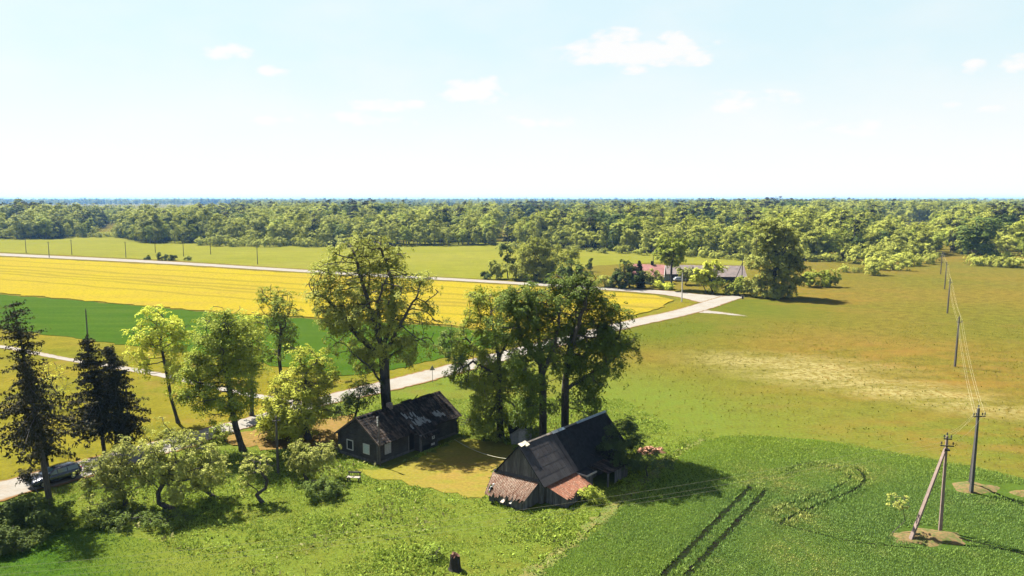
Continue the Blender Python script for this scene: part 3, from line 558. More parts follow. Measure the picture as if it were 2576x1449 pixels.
L_wheat = leafmat('wheat_leaf', A(122, 158, 80), A(93, 137, 63), .32, A(106, 148, 74))
L_forest = leafmat('forest_leaf', A(206, 204, 86), A(156, 164, 64), .32, A(182, 186, 74))
L_fdark = leafmat('forest_dark_leaf', A(122, 136, 58), A(80, 98, 42), .2, A(100, 116, 50))
L_fbush = leafmat('bush_leaf', A(212, 210, 96), A(174, 180, 72), .32, A(194, 196, 82))

def tubes(pos, par, rad, n=6):
    idx = np.where(par >= 0)[0]; a, b = pos[par[idx]], pos[idx]; ra, rb = rad[par[idx]], rad[idx]; ra = np.minimum(ra, rb * 1.6)
    d = unit(b - a); up = np.where(np.abs(d[:, 2:3]) < .9, np.array([[0, 0, 1.]]), np.array([[1., 0, 0]])); x = unit(np.cross(d, up)); y = np.cross(x, d)
    an = 2 * np.pi * np.arange(n) / n; ring = lambda c, r: c[:, None] + (x[:, None] * np.cos(an)[None, :, None] + y[:, None] * np.sin(an)[None, :, None]) * r[:, None, None]
    A0, B0 = ring(a - d * ra[:, None] * .3, ra), ring(b + d * rb[:, None] * .3, rb)
    return np.concatenate([np.stack([A0[:, i], A0[:, (i + 1) % n], B0[:, (i + 1) % n], B0[:, i]], 1) for i in range(n)])
def grow(att, trunk, step, kill, rng, trop=0.05, maxn=6500, it=160, limbs=()):
    pos = np.zeros((maxn, 3)); par = np.full(maxn, -1); n = 0
    for a, b in zip(trunk, trunk[1:]):
        m = max(1, int(np.linalg.norm(b - a) / step))
        for i in range(m):
            pos[n] = a + (b - a) * i / m; par[n] = n - 1; n += 1
    pos[n] = trunk[-1]; par[n] = n - 1; n += 1
    low = max(1, int(n * .35))
    for lb in limbs:
        k = int(np.linalg.norm(pos[:n] - lb[0], axis=1).argmin()); pr = k; pv = pos[k]
        for q in lb[1:]:
            m = max(1, int(np.linalg.norm(q - pv) / step))
            for i in range(1, m + 1): pos[n] = pv + (q - pv) * i / m + rng.normal(size=3) * .06; par[n] = pr; pr = n; n += 1
            pv = q
    act = np.ones(len(att), bool); nd = np.full(len(att), 1e9); ni = np.zeros(len(att), int)
    def upd(i0, i1):
        d = np.linalg.norm(att[:, None] - pos[None, i0:i1], axis=2); k = d.argmin(1); dm = d[np.arange(len(att)), k]; m = dm < nd; nd[m] = dm[m]; ni[m] = k[m] + i0
    upd(low, n); nch = np.zeros(maxn, int)
    for _ in range(it):
        act &= nd > kill
        if not act.any() or n > maxn - 400: break
        u, inv = np.unique(ni[act], return_inverse=True); s = np.zeros((len(u), 3)); np.add.at(s, inv, unit(att[act] - pos[ni[act]]))
        ok = nch[u] < 4; u, s = u[ok], s[ok]
        if not len(u): break
        d = unit(s); pv = np.where(par[u] >= 0, par[u], u); d = unit(d + .35 * unit(pos[u] - pos[pv] + 1e-9) + rng.normal(size=d.shape) * .16 + np.array([0, 0, trop]))
        m = len(u); pos[n:n + m] = pos[u] + d * step; par[n:n + m] = u; nch[u] += 1; upd(n, n + m); n += m
    return pos[:n], par[:n]
def crown_points(ells, K, ppc, rng, cr, zmin=0., flat=.7, shell=.45):
    ells = np.array(ells, float); vol = ells[:, 3] * ells[:, 4] * ells[:, 5]; pts, cen = [], []
    while len(cen) < K:
        e = ells[rng.choice(len(ells), p=vol / vol.sum())]; u = unit(rng.normal(size=3)) * (shell + (1 - shell) * rng.random()) ** .6; c = e[:3] + u * e[3:6]
        if c[2] < zmin: continue
        cen.append(c)
    for c in cen: pts.append(c + rng.normal(size=(ppc, 3)) * np.array([cr, cr, cr * flat]) * rng.uniform(.6, 1.25))
    return np.concatenate(pts), np.repeat(np.array(cen), ppc, 0)
def make_tree(name, label, cat, base, ells, rt, leaf, nleaf, lsize, seed, trunk=None, K=60, ppc=12, cr=.75, group=None, bark=None, spread=.42, up=.7, droop=.3, flat=.7, shell=.45, kill=.75, step=.5, tips=True, limbs=()):
    """base: world point; ells: crown lobes in world space (x, y, z, rx, ry, rz); a grown limb skeleton carries leaf clumps."""
    rng = np.random.default_rng(seed); root = empty(name, base, 0, label, cat, group); b = np.array(base, float)
    nleaf = int(nleaf * (1.5 if lsize < .3 else 2.6)); lsize *= .86
    E = [tuple(np.array(e[:3]) - b) + tuple(e[3:]) for e in ells]; att, cen = crown_points(E, K, ppc, rng, cr, .5, flat, shell)
    cc = np.average(np.array([e[:3] for e in E]), axis=0, weights=[e[3] * e[5] for e in E])
    if trunk is None:
        top = np.array([cc[0] * .8, cc[1] * .8, cc[2] * .85]); m = np.array([rng.normal() * .25, rng.normal() * .25, top[2] * .5]) + np.array([top[0] * .25, top[1] * .25, 0]); tk = [np.zeros(3), m, top]
    else: tk = [np.zeros(3)] + [np.array(p) - b for p in trunk]
    tk[0] = tk[0] - np.array([0, 0, .15])
    pos, par = grow(att, tk, step, kill, rng, limbs=[[np.array(p) - b for p in lb] for lb in limbs])
    n = len(pos); cnt = np.zeros(n); has = np.zeros(n, bool); has[par[par >= 0]] = True; cnt[~has] = 1
    for i in range(n - 1, 0, -1): cnt[par[i]] += cnt[i]
    rad = np.maximum(rt * (cnt / cnt[0]) ** .47, .016); base_f = pos[:, 2] < .7; rad[base_f] *= 1 + .5 * np.clip((.7 - pos[base_f, 2]) / .7, 0, 1)
    big = rad[np.maximum(par, 0)] > .09; p2 = par.copy(); p2[~big] = -1; p3 = par.copy(); p3[big] = -1
    Q = [tubes(pos, p2, rad, 9)] + ([tubes(pos, p3, rad, 4)] if (p3 >= 0).any() else [])
    link('trunk', quad_mesh('trunk', np.concatenate(Q), bark or M_bark), root)
    tip = pos[~has]; tip = tip[tip[:, 2] > E[0][2] * .2 if False else tip[:, 2] > .6]; src = np.concatenate([att, tip]) if tips else att; sc_ = np.concatenate([cen, tip - np.array([0, 0, .4])]) if tips else cen
    per = 20; ns = max(8, nleaf // per); k = rng.integers(0, len(src), ns); sc0 = src[k] + rng.normal(size=(ns, 3)) * spread * .5
    sn = unit(unit(src[k] - sc_[k]) * .45 + unit(sc0 - cc) * .55 + np.array([0, 0, up]) + rng.normal(size=(ns, 3)) * .25); sr = spread * 1.15 * rng.uniform(.6, 1.35, ns)
    t1 = unit(np.cross(sn, rng.normal(size=(ns, 3)))); t2 = np.cross(sn, t1); ii = np.repeat(np.arange(ns), per); m = len(ii); q = np.sqrt(rng.random(m)); an = rng.random(m) * 6.283; R_ = (sr[ii] * q)[:, None]
    rad_ = t1[ii] * np.cos(an)[:, None] + t2[ii] * np.sin(an)[:, None]; c = sc0[ii] + rad_ * R_ + sn[ii] * (rng.normal(size=(m, 1)) * .10 * sr[ii][:, None] - .35 * R_ * q[:, None]); c[:, 2] = np.maximum(c[:, 2] - droop * .25 * R_[:, 0] * q, .15)
    nor = sn[ii] + rad_ * .45 * q[:, None] + np.array(sd) * .35 + rng.normal(size=(m, 3)) * .32; nleaf = m   # leaves turn a little to the sun
    V = leaf_quads(c, nor, np.full(nleaf, lsize), rng, .66, droop)
    link('crown', quad_mesh('crown', V, leaf), root); return root
def pxtree(name, label, cat, px, y, pells, rt, leaf, nleaf, lsize, seed, base_px=None, trunk_px=None, dep=1., group=None, limbs_px=(), **kw):
    """crown lobes measured on the picture at the tree's own distance: (px, py, rx, ry[, offset in depth])"""
    base = P(px, 800, y); base.z = 0; s = pxm(y); rng = random.Random(seed); ells = []
    for e in pells:
        dy = e[4] if len(e) > 4 else rng.uniform(-.35, .35) * e[2] * s * dep
        c = P(e[0], e[1], y + dy); rz = e[3] * s * 1.04; ells.append((c.x, c.y, max(c.z, rz * .6), e[2] * s, e[2] * s * dep * .95, rz))
    tr = [tuple(P(a, b_, y)) for a, b_ in trunk_px] if trunk_px else None; kw['limbs'] = [[tuple(P(q[0], q[1], y + (q[2] if len(q) > 2 else 0))) for q in lb] for lb in limbs_px]
    return make_tree(name, label, cat, tuple(base), ells, rt, leaf, nleaf, lsize, seed, tr, group=group, **kw)

# tall trees round the farm
pxtree('tall_tree', 'tallest tree, an open bronze-green crown with forked dark trunk behind the log house', 'tree', 970, 86, [(945, 632, 76, 54), (1005, 690, 66, 62), (1030, 770, 60, 66), (850, 715, 78, 68), (935, 760, 100, 90), (865, 840, 72, 56), (1030, 865, 60, 52), (880, 655, 62, 46), (800, 745, 42, 36), (960, 880, 66, 50), (905, 900, 56, 36), (1065, 720, 28, 50), (850, 790, 70, 56)],
       .62, L_big, 42000, .25, 5, trunk_px=[(968, 960), (966, 905), (955, 850)], K=215, ppc=11, cr=.7, kill=.75, spread=.4, shell=.15, up=.6,
       limbs_px=[[(960, 870), (932, 780, -1), (908, 700, -1.5), (890, 640, -1)], [(962, 880), (990, 790, 1), (985, 700, 1), (955, 615, .5)], [(962, 890), (1010, 810, -1.5), (1050, 740, -2)], [(964, 900), (900, 845, 1), (835, 765, 2), (800, 735, 2)], [(966, 910), (1040, 858, 1), (1075, 850, 1)], [(969, 985), (938, 930, -1), (880, 880, -1.5)], [(955, 850), (950, 760, -2.5), (980, 680, -3)], [(955, 850), (925, 760, 3), (930, 660, 3)]])
pxtree('broad_tree', 'broad leafy tree leaning left, leftmost of the three big trees behind the barn', 'tree', 1258, 83.5, [(1240, 770, 72, 66), (1185, 850, 52, 60), (1205, 925, 62, 36), (1270, 860, 60, 62), (1225, 1030, 48, 66), (1300, 1020, 40, 66), (1160, 945, 28, 40), (1200, 1055, 38, 42), (1250, 960, 60, 40), (1270, 1070, 40, 30)],
       .40, L_maple, 29000, .25, 6, trunk_px=[(1256, 1000), (1255, 900), (1240, 820)], K=112, ppc=15, cr=.62, droop=.8, up=.6, shell=.25, limbs_px=[[(1256, 930), (1200, 880, 1), (1165, 840, 1)], [(1256, 950), (1190, 910, -1), (1155, 930, -1)], [(1255, 900), (1290, 830, -1)]])
pxtree('broad_tree', 'dense broad tree, middle one of the three big trees behind the barn', 'tree', 1368, 76.5, [(1345, 745, 78, 56), (1300, 815, 62, 66), (1375, 825, 66, 66), (1330, 920, 56, 50), (1400, 900, 45, 50), (1335, 1020, 46, 66), (1300, 745, 50, 46), (1380, 990, 36, 40)],
       .42, L_dark, 30000, .24, 7, trunk_px=[(1366, 980), (1358, 880), (1350, 800)], K=112, ppc=15, cr=.62, droop=.7, up=.6, shell=.25, limbs_px=[[(1360, 920), (1310, 850, 1), (1290, 770, 1)], [(1362, 940), (1400, 860, -1), (1410, 780, -1)]])
pxtree('broad_tree', 'wide dark drooping tree, rightmost of the three big trees behind the barn', 'tree', 1424, 78.5, [(1440, 745, 80, 58), (1485, 800, 66, 66), (1548, 850, 64, 66), (1445, 870, 60, 66), (1535, 930, 54, 54), (1470, 1000, 44, 60), (1575, 900, 38, 56), (1490, 930, 54, 52), (1420, 1000, 34, 40)],
       .44, L_dark, 33000, .24, 8, trunk_px=[(1422, 990), (1425, 900), (1445, 820)], K=112, ppc=15, cr=.62, droop=.8, up=.6, shell=.25, limbs_px=[[(1424, 940), (1490, 880, 1), (1550, 850, 1)], [(1424, 960), (1445, 850, -2), (1470, 770, -2), (1480, 735, -2)], [(1422, 980), (1500, 930, -1), (1550, 900, -1)]])
pxtree('small_tree', 'small slim tree beside the gravel road left of the big trees', 'tree', 1137, 110, [(1140, 872, 36, 42), (1128, 830, 26, 30), (1150, 910, 26, 20)], .17, L_dark, 4200, .26, 9, K=30, ppc=9, cr=.5)
pxtree('maple_tree', 'slender leafy tree standing alone in front of the rapeseed field', 'tree', 702, 112, [(690, 755, 40, 36), (722, 805, 44, 44), (692, 835, 38, 40), (738, 850, 32, 32), (690, 880, 26, 22)], .26, L_maple, 7200, .29, 10, K=52, ppc=10, cr=.6)
pxtree('lime_tree', 'pale yellow-green open tree left of the darker maples', 'tree', 434, 89, [(395, 825, 62, 44), (425, 870, 54, 50), (362, 870, 36, 36), (440, 930, 34, 34), (380, 915, 40, 24)], .20, L_lime, 7600, .28, 12, trunk_px=[(430, 1000), (418, 930), (405, 870)], K=58, ppc=9, cr=.55, shell=.3)
pxtree('maple_tree', 'large maple with dark trunk by the bare ground next to the gravel road', 'tree', 597, 78.7, [(545, 840, 58, 56), (590, 850, 56, 56), (515, 930, 62, 56), (600, 925, 48, 52), (485, 1005, 42, 40), (560, 1000, 56, 46), (632, 985, 26, 50)], .33, L_maple, 24000, .25, 13, trunk_px=[(592, 1070), (582, 1010), (570, 930), (556, 880)], K=140, ppc=11, cr=.62, shell=.25)
pxtree('lime_tree', 'pale yellow-topped tree standing just behind the large maple', 'tree', 622, 92, [(622, 850, 38, 46), (640, 815, 26, 28), (606, 905, 38, 40), (636, 930, 26, 32)], .24, L_lime, 6600, .28, 14, K=46, ppc=10, cr=.55)
pxtree('maple_tree', 'bright-topped layered maple left of the log house', 'tree', 765, 82.8, [(770, 906, 42, 40), (728, 950, 52, 46), (800, 955, 50, 50), (742, 1020, 84, 56), (690, 1050, 52, 56), (806, 1030, 46, 46), (745, 1070, 70, 34)], .34, L_lime, 25000, .26, 15, trunk_px=[(764, 1040), (768, 980), (770, 940)], K=135, ppc=12, cr=.62, flat=.5, droop=.5, up=.9, shell=.25)
pxtree('small_tree', 'small bushy tree just behind the left end of the log house', 'tree', 892, 85.5, [(905, 990, 42, 34), (880, 1022, 36, 26), (935, 1000, 22, 24)], .14, L_dark, 4200, .22, 16, K=34, ppc=9, cr=.45)
pxtree('bare_tree', 'thin spindly sprouting tree behind the tall spruce', 'tree', 135, 95, [(130, 935, 36, 32), (110, 985, 40, 26), (150, 975, 26, 26)], .1, L_lime, 700, .2, 17, K=40, ppc=7, cr=.5, kill=.5)
# apple trees
pxtree('apple_tree', 'largest apple tree with a forked crooked trunk in the orchard', 'apple tree', 413, 63.3, [(430, 1140, 86, 56), (385, 1180, 56, 46), (505, 1165, 58, 52), (460, 1205, 66, 40), (415, 1100, 50, 36), (540, 1200, 28, 36)], .2, L_apple, 14500, .19, 20, trunk_px=[(400, 1265), (398, 1240), (425, 1190)], K=95, ppc=10, cr=.42, kill=.5, step=.32, spread=.26)
pxtree('apple_tree', 'apple tree with a slanting trunk in the shade right of the largest one', 'apple tree', 525, 66, [(520, 1190, 46, 40), (545, 1180, 30, 40)], .13, L_apple, 3000, .19, 21, trunk_px=[(500, 1225), (490, 1200)], K=30, ppc=8, cr=.38, kill=.5, step=.3, spread=.25)
pxtree('apple_tree', 'bushy apple tree beside the parked car', 'apple tree', 285, 64, [(250, 1180, 56, 44), (300, 1160, 52, 46), (325, 1215, 44, 44), (245, 1215, 40, 40), (290, 1230, 56, 36), (300, 1125, 22, 28)], .16, L_apple, 9500, .19, 22, K=72, ppc=10, cr=.42, kill=.5, step=.32, spread=.26)
pxtree('apple_tree', 'tiny apple tree with a strongly bent twisted trunk', 'apple tree', 643, 64.8, [(646, 1165, 42, 22), (618, 1205, 24, 20), (668, 1180, 18, 16)], .15, L_apple, 2300, .17, 23, trunk_px=[(645, 1245), (668, 1228), (672, 1208), (655, 1185)], K=26, ppc=8, cr=.3, kill=.42, step=.25, spread=.2)
pxtree('apple_tree', 'low apple tree in front of the left gable of the log house', 'apple tree', 760, 70, [(790, 1142, 54, 34), (758, 1170, 36, 24), (820, 1160, 32, 28), (742, 1130, 26, 26), (790, 1120, 34, 20)], .14, L_apple, 5600, .19, 24, trunk_px=[(766, 1195), (775, 1170)], K=46, ppc=9, cr=.4, kill=.5, step=.3, spread=.25)
pxtree('sapling', 'thin young sapling beside the slanted strut of the nearest power pole', 'sapling', 2275, 58.6, [(2255, 1262, 26, 12), (2280, 1255, 12, 12), (2268, 1280, 14, 10)], .03, L_apple, 420, .15, 25, trunk_px=[(2277, 1310), (2272, 1280), (2262, 1265)], K=16, ppc=7, cr=.22, kill=.3, step=.2, spread=.15)
# bushes near the buildings
def pxbush(label, px, y, pells, leaf, nleaf, lsize, seed, **kw): return pxtree('bush', label, 'bush', px, y, pells, .06, leaf, nleaf, lsize, seed, K=kw.pop('K', 36), ppc=9, cr=.32, kill=.45, step=.28, spread=.26, **kw)
bb = P(1562, 1100, 71.5)
pxbush('tall grey-green willow bush at the far end of the barn', 1562, 71.5, [(1560, 1095, 48, 48), (1545, 1135, 40, 38), (1585, 1120, 34, 44), (1530, 1110, 24, 30)], L_willow, 9500, .17, 30, K=70, up=1.0)
pxbush('dark low bush of brushwood right of the willow bush', 1640, 71, [(1625, 1150, 34, 18), (1665, 1165, 28, 14), (1600, 1165, 30, 18)], L_willow, 3200, .16, 31)
pxbush('round tall weedy bush below the low apple tree', 812, 66.5, [(812, 1225, 44, 22), (785, 1222, 22, 18), (845, 1228, 20, 14)], L_dark, 3600, .16, 32)
pxbush('bush growing at the corner of the red rusted lean-to', 1492, 65, [(1480, 1238, 13, 16), (1500, 1248, 22, 12)], L_maple, 2000, .14, 33)
pxbush('small leafy bush left of the tree stump', 1088, 54.3, [(1088, 1402, 16, 20), (1082, 1415, 14, 12)], L_weed, 1100, .13, 34)
pxbush('bush mass darkened as in shade at the foot of the tall spruce', 60, 59.5, [(40, 1312, 62, 44), (115, 1315, 52, 40), (-40, 1320, 60, 50), (90, 1340, 52, 34), (150, 1305, 28, 28), (20, 1290, 40, 30)], L_fdark, 15000, .2, 35, K=80)  # darker leaf colour carries the spruce's shade on rough bushes
pxbush('rough bush near the lower left edge of the picture', 20, 55.5, [(15, 1362, 46, 30), (75, 1362, 36, 24), (-40, 1360, 40, 34)], L_fdark, 7000, .18, 36, K=50)  # same dark leaf, spruce shade put into the colour
pxbush('low weedy thicket darkened as in shade below the largest apple tree', 400, 60.5, [(330, 1300, 60, 14), (420, 1305, 60, 14), (250, 1296, 40, 14)], L_dark, 5200, .16, 41, K=50)  # dark leaf paints the apple tree's shade on low weeds
pxbush('dark sprouting bush under the second spruce by the car', 62, 67, [(62, 1200, 12, 22), (75, 1190, 10, 14)], L_spruce, 700, .2, 37, K=14)
pxbush('small bush beside the bare earth under the large maple', 555, 82, [(552, 1085, 24, 22), (540, 1100, 14, 12)], L_maple, 1200, .18, 38, K=18)
pxbush('shrubby bush under the big trees left of the grey shed', 1215, 82, [(1215, 1060, 34, 36), (1250, 1085, 30, 22)], L_maple, 3600, .2, 39)
pxbush('dark bush against the right side of the grey shed', 1352, 79, [(1352, 1095, 22, 24)], L_dark, 1800, .18, 40, K=18)

def spruce(name, label, base, top, R0, zlow, seed, n_br=15, lsize=.34, dens=1.0, group=None, profile=None, leaf=None, rt=.2, fork=None):
    rng = np.random.default_rng(seed); root = empty(name, base, 0, label, 'spruce', group); b = np.array(base, float); tp = np.array(top, float) - b; H = tp[2]
    ax = lambda z: np.array([tp[0] * (z / H) ** 1.2, tp[1] * (z / H) ** 1.2, z]); zs = np.linspace(-.1, H, 30); pos = [ax(max(z, 0)) + np.array([0, 0, min(z, 0)]) for z in zs]; par = list(range(-1, 29)); rad = [rt * (1 - i / 31) for i in range(30)]
    cen, nor, siz = [], [], []; z = zlow
    while z < H * .985:
        f = (z - zlow) / (H - zlow); L0 = R0 * (profile(f) if profile else (1 - f) ** .75) + .22
        for k in range(rng.integers(4, 7)):
            a = rng.random() * 2 * np.pi; L = L0 * rng.uniform(.42, 1.2); d = np.array([np.cos(a), np.sin(a), 0]); o = ax(z + rng.uniform(-.15, .15)); el = rng.uniform(-.25, .1) + .3 * f; m = max(3, int(L / .3)); i0 = len(pos)
            for i in range(m + 1):
                q = i / m; p = o + d * L * q + np.array([0, 0, L * (el * q - .42 * q * q * (1 - f * .7) + .12 * q ** 4)])
                pos.append(p); par.append(min(29, int((z / H) * 29)) if i == 0 else len(pos) - 2); rad.append(.045 * (1 - .8 * q) * (1 - f * .5))
                if q > .12:
                    ns = int(dens * (5 + 3 * rng.random()) * (1.1 - .3 * q)); sp = .10 + .30 * np.sin(np.pi * min(1, q * 1.05)) * min(1, L / 2)
                    c = p + rng.normal(size=(ns, 3)) * np.array([sp, sp, .06]) + np.array([0, 0, -.16]) * rng.random((ns, 1)) * (1.3 - f) * 1.5; cen.append(c)
                    nor.append(d * .5 + np.array([0, 0, .5]) + rng.normal(size=(ns, 3)) * .6); siz.append(np.full(ns, lsize * (1 - .45 * f)))
        z += rng.uniform(.25, .45) * (H / 15) ** .5 * (1 - f * .45)
    pos, par, rad = np.array(pos), np.array(par), np.array(rad); link('trunk', quad_mesh('trunk', tubes(pos, par, rad, 7), M_bark), root)
    link('crown', quad_mesh('crown', leaf_quads(np.concatenate(cen), np.concatenate(nor), np.concatenate(siz), rng, .42, 1.2), leaf or L_spruce), root); return root
def gz(px, y): p = P(px, 800, y); return (p.x, y, 0)
prof = lambda f: min(1, .55 + 1.6 * f) * (1 - f) ** .72 * 1.15
spruce('spruce_tree', 'tall ragged spruce with a bare lower trunk at the left edge', gz(88, 63.5), P(32, 757, 63.5), 4.2, 7.0, 50, profile=lambda f: (.85 + .3 * math.sin(f * 9)) * (1 - f) ** .62, rt=.3, dens=.95, lsize=.4)
spruce('spruce_tree', 'spruce with drooping boughs standing behind the tall ragged one beside the car', gz(88, 72.5), P(58, 905, 72.5), 2.1, 2.0, 51, rt=.26, dens=1.1, lsize=.42, profile=lambda f: (1 - f) ** .6)
spruce('spruce_tree', 'dense dark spruce with a thin bare trunk right of the car', gz(239, 77), P(217, 848, 77), 3.7, 3.2, 52, rt=.22, dens=1.35, profile=prof, lsize=.44)
spruce('spruce_tree', 'shorter dense spruce with a thick black trunk leaning on its neighbour', gz(299, 78.5), P(270, 870, 78.5), 3.0, 2.4, 53, rt=.36, dens=1.35, profile=prof, lsize=.44)

# trees of the far farm
def fy(py): return G(1000, py).y
pxtree('willow_tree', 'great pale willow beside the upper road across from the big trees', 'tree', 1345, fy(705), [(1340, 640, 42, 42), (1315, 665, 32, 34), (1375, 650, 34, 40), (1410, 640, 34, 32), (1430, 650, 22, 26), (1355, 615, 30, 20), (1400, 670, 28, 24), (1340, 680, 40, 20), (1375, 685, 40, 16), (1310, 690, 30, 14)], .5, L_forest, 12000, .55, 60, K=90, ppc=10, cr=.9, droop=1.2, spread=.7, step=.9, kill=1.5)
pxtree('slim_tree', 'slim tall tree at the left end of the great willow', 'tree', 1278, fy(700), [(1275, 630, 17, 20), (1282, 660, 14, 18)], .2, L_fdark, 1800, .5, 61, K=20, ppc=8, cr=.6, step=.9, kill=1.3, spread=.5)
pxtree('small_tree', 'low greyish tree left of the great willow', 'tree', 1247, fy(702), [(1248, 672, 18, 18), (1260, 685, 14, 14)], .15, L_forest, 1500, .5, 62, K=20, ppc=8, cr=.6, step=.8, kill=1.3, spread=.5)
pxtree('bush', 'low round bush at the upper road left of the willow', 'bush', 1222, fy(702), [(1222, 692, 16, 9)], .08, L_fdark, 900, .42, 63, K=14, ppc=8, cr=.5, step=.7, kill=1.2)
pxtree('maple_tree', 'bright tree in front of the great willow by the upper road', 'tree', 1440, fy(715), [(1435, 675, 30, 20), (1465, 690, 20, 18), (1420, 690, 24, 18)], .25, L_dark, 3800, .45, 64, K=36, ppc=9, cr=.7, step=.8, kill=1.3)
pxtree('small_spruce', 'small conical conifer in the hay meadow beyond the road', 'tree', 1483, fy(683), [(1483, 668, 7, 10), (1483, 655, 4, 8)], .1, L_fdark, 600, .45, 65, K=12, ppc=8, cr=.4, step=.7, kill=1.)
pxtree('dark_tree', 'dense dark tree left of the red-roofed house', 'tree', 1582, fy(724), [(1580, 690, 36, 30), (1560, 700, 24, 22), (1600, 680, 20, 22)], .25, L_fdark, 5600, .45, 66, K=44, ppc=9, cr=.7, step=.8, kill=1.3)
spruce('columnar_conifer', 'narrow dark columnar conifer beside the red-roofed house', gz(1609, fy(724)), P(1608, 656, fy(724)), 1.35, .3, 67, rt=.15, lsize=.6, dens=1.5, profile=lambda f: min(1, 2.6 * (1 - f)) * .9)
pxtree('apple_tree', 'yellowish fruit tree in front of the red roof', 'tree', 1645, fy(722), [(1640, 694, 22, 18), (1652, 704, 18, 12), (1628, 705, 14, 12)], .16, L_apple, 2200, .4, 68, K=26, ppc=8, cr=.6, step=.7, kill=1.2)
pxtree('ash_tree', 'tall tree with high crown on bare stems beside the red-roofed house', 'tree', 1689, fy(728), [(1690, 622, 38, 22), (1668, 635, 20, 18), (1708, 640, 18, 18), (1690, 650, 28, 18)], .32, L_maple, 6500, .5, 69, trunk_px=[(1688, 700), (1690, 665), (1690, 640)], K=56, ppc=9, cr=.8, step=.8, kill=1.3)
pxtree('ash_tree', 'bright yellow-green leaning tree in front of the far barn', 'tree', 1792, fy(738), [(1765, 680, 24, 22), (1795, 676, 22, 22), (1785, 700, 30, 20), (1800, 715, 20, 18)], .26, L_lime, 5600, .45, 70, trunk_px=[(1786, 715), (1782, 695)], K=46, ppc=9, cr=.7, step=.8, kill=1.3)
pxtree('small_tree', 'crooked thin tree left of the bright leaning tree', 'tree', 1776, fy(737), [(1758, 690, 18, 14), (1748, 700, 12, 12)], .14, L_lime, 1600, .42, 71, trunk_px=[(1768, 715), (1762, 700)], K=20, ppc=8, cr=.6, step=.7, kill=1.2)
pxtree('small_tree', 'low crooked grey-green tree before the far open shed', 'tree', 1722, fy(716), [(1722, 684, 22, 12), (1738, 690, 14, 10), (1708, 690, 12, 9)], .14, L_apple, 2000, .42, 80, K=22, ppc=8, cr=.6, step=.7, kill=1.2)
pxtree('bush', 'round leafy bush at the junction below the far barn', 'bush', 1857, fy(741), [(1857, 718, 26, 20), (1840, 726, 18, 13), (1872, 722, 14, 16)], .1, L_maple, 3200, .42, 72, K=30, ppc=9, cr=.6, step=.7, kill=1.2)
pxtree('lone_tree', 'huge broad tree towering right of the far farm', 'tree', 1950, fy(748), [(1935, 590, 38, 36), (1965, 620, 46, 40), (1915, 640, 36, 34), (1940, 670, 60, 40), (1985, 680, 42, 46), (1905, 690, 30, 34), (1930, 730, 46, 24), (1985, 720, 34, 28), (1960, 570, 22, 22)], .6, L_big, 21000, .5, 73, K=150, ppc=11, cr=.95, step=.9, kill=1.4, spread=.6)
pxtree('bush', 'sunlit thicket to the right of the huge broad tree', 'bush', 2065, fy(722), [(2060, 700, 28, 18), (2085, 705, 24, 16), (2040, 700, 16, 16), (2090, 692, 14, 12)], .12, L_maple, 4200, .45, 74, K=40, ppc=9, cr=.7, step=.8, kill=1.3)
pxtree('bush', 'low hedge-like bush along the road by the red-roofed house', 'bush', 1665, fy(728), [(1650, 716, 14, 8), (1672, 720, 18, 7), (1690, 722, 12, 6)], .08, L_lime, 1700, .38, 75, K=20, ppc=8, cr=.5, step=.6, kill=1.)
pxtree('bush', 'sprawling bush between the big trees and the dark tree by the upper road', 'bush', 1525, fy(722), [(1520, 708, 22, 12), (1545, 712, 16, 10), (1500, 712, 14, 9)], .08, L_fbush, 1900, .42, 76, K=22, ppc=8, cr=.5, step=.6, kill=1.)
pxtree('bush', 'dark bush in the hay meadow, larger of the pair', 'bush', 405, fy(655), [(405, 645, 12, 9), (428, 649, 16, 7)], .08, L_fdark, 1500, .5, 77, K=18, ppc=8, cr=.5, step=.7, kill=1.2)
pxtree('bush', 'little bush in the hay meadow right of the larger pair', 'bush', 470, fy(655), [(470, 651, 8, 5)], .06, L_fbush, 500, .45, 78, K=8, ppc=8, cr=.4, step=.6, kill=1.)
pxtree('bush', 'little bush in the hay meadow left of the larger pair', 'bush', 371, fy(653), [(371, 649, 5, 5)], .06, L_fdark, 350, .45, 79, K=6, ppc=8, cr=.4, step=.6, kill=1.)
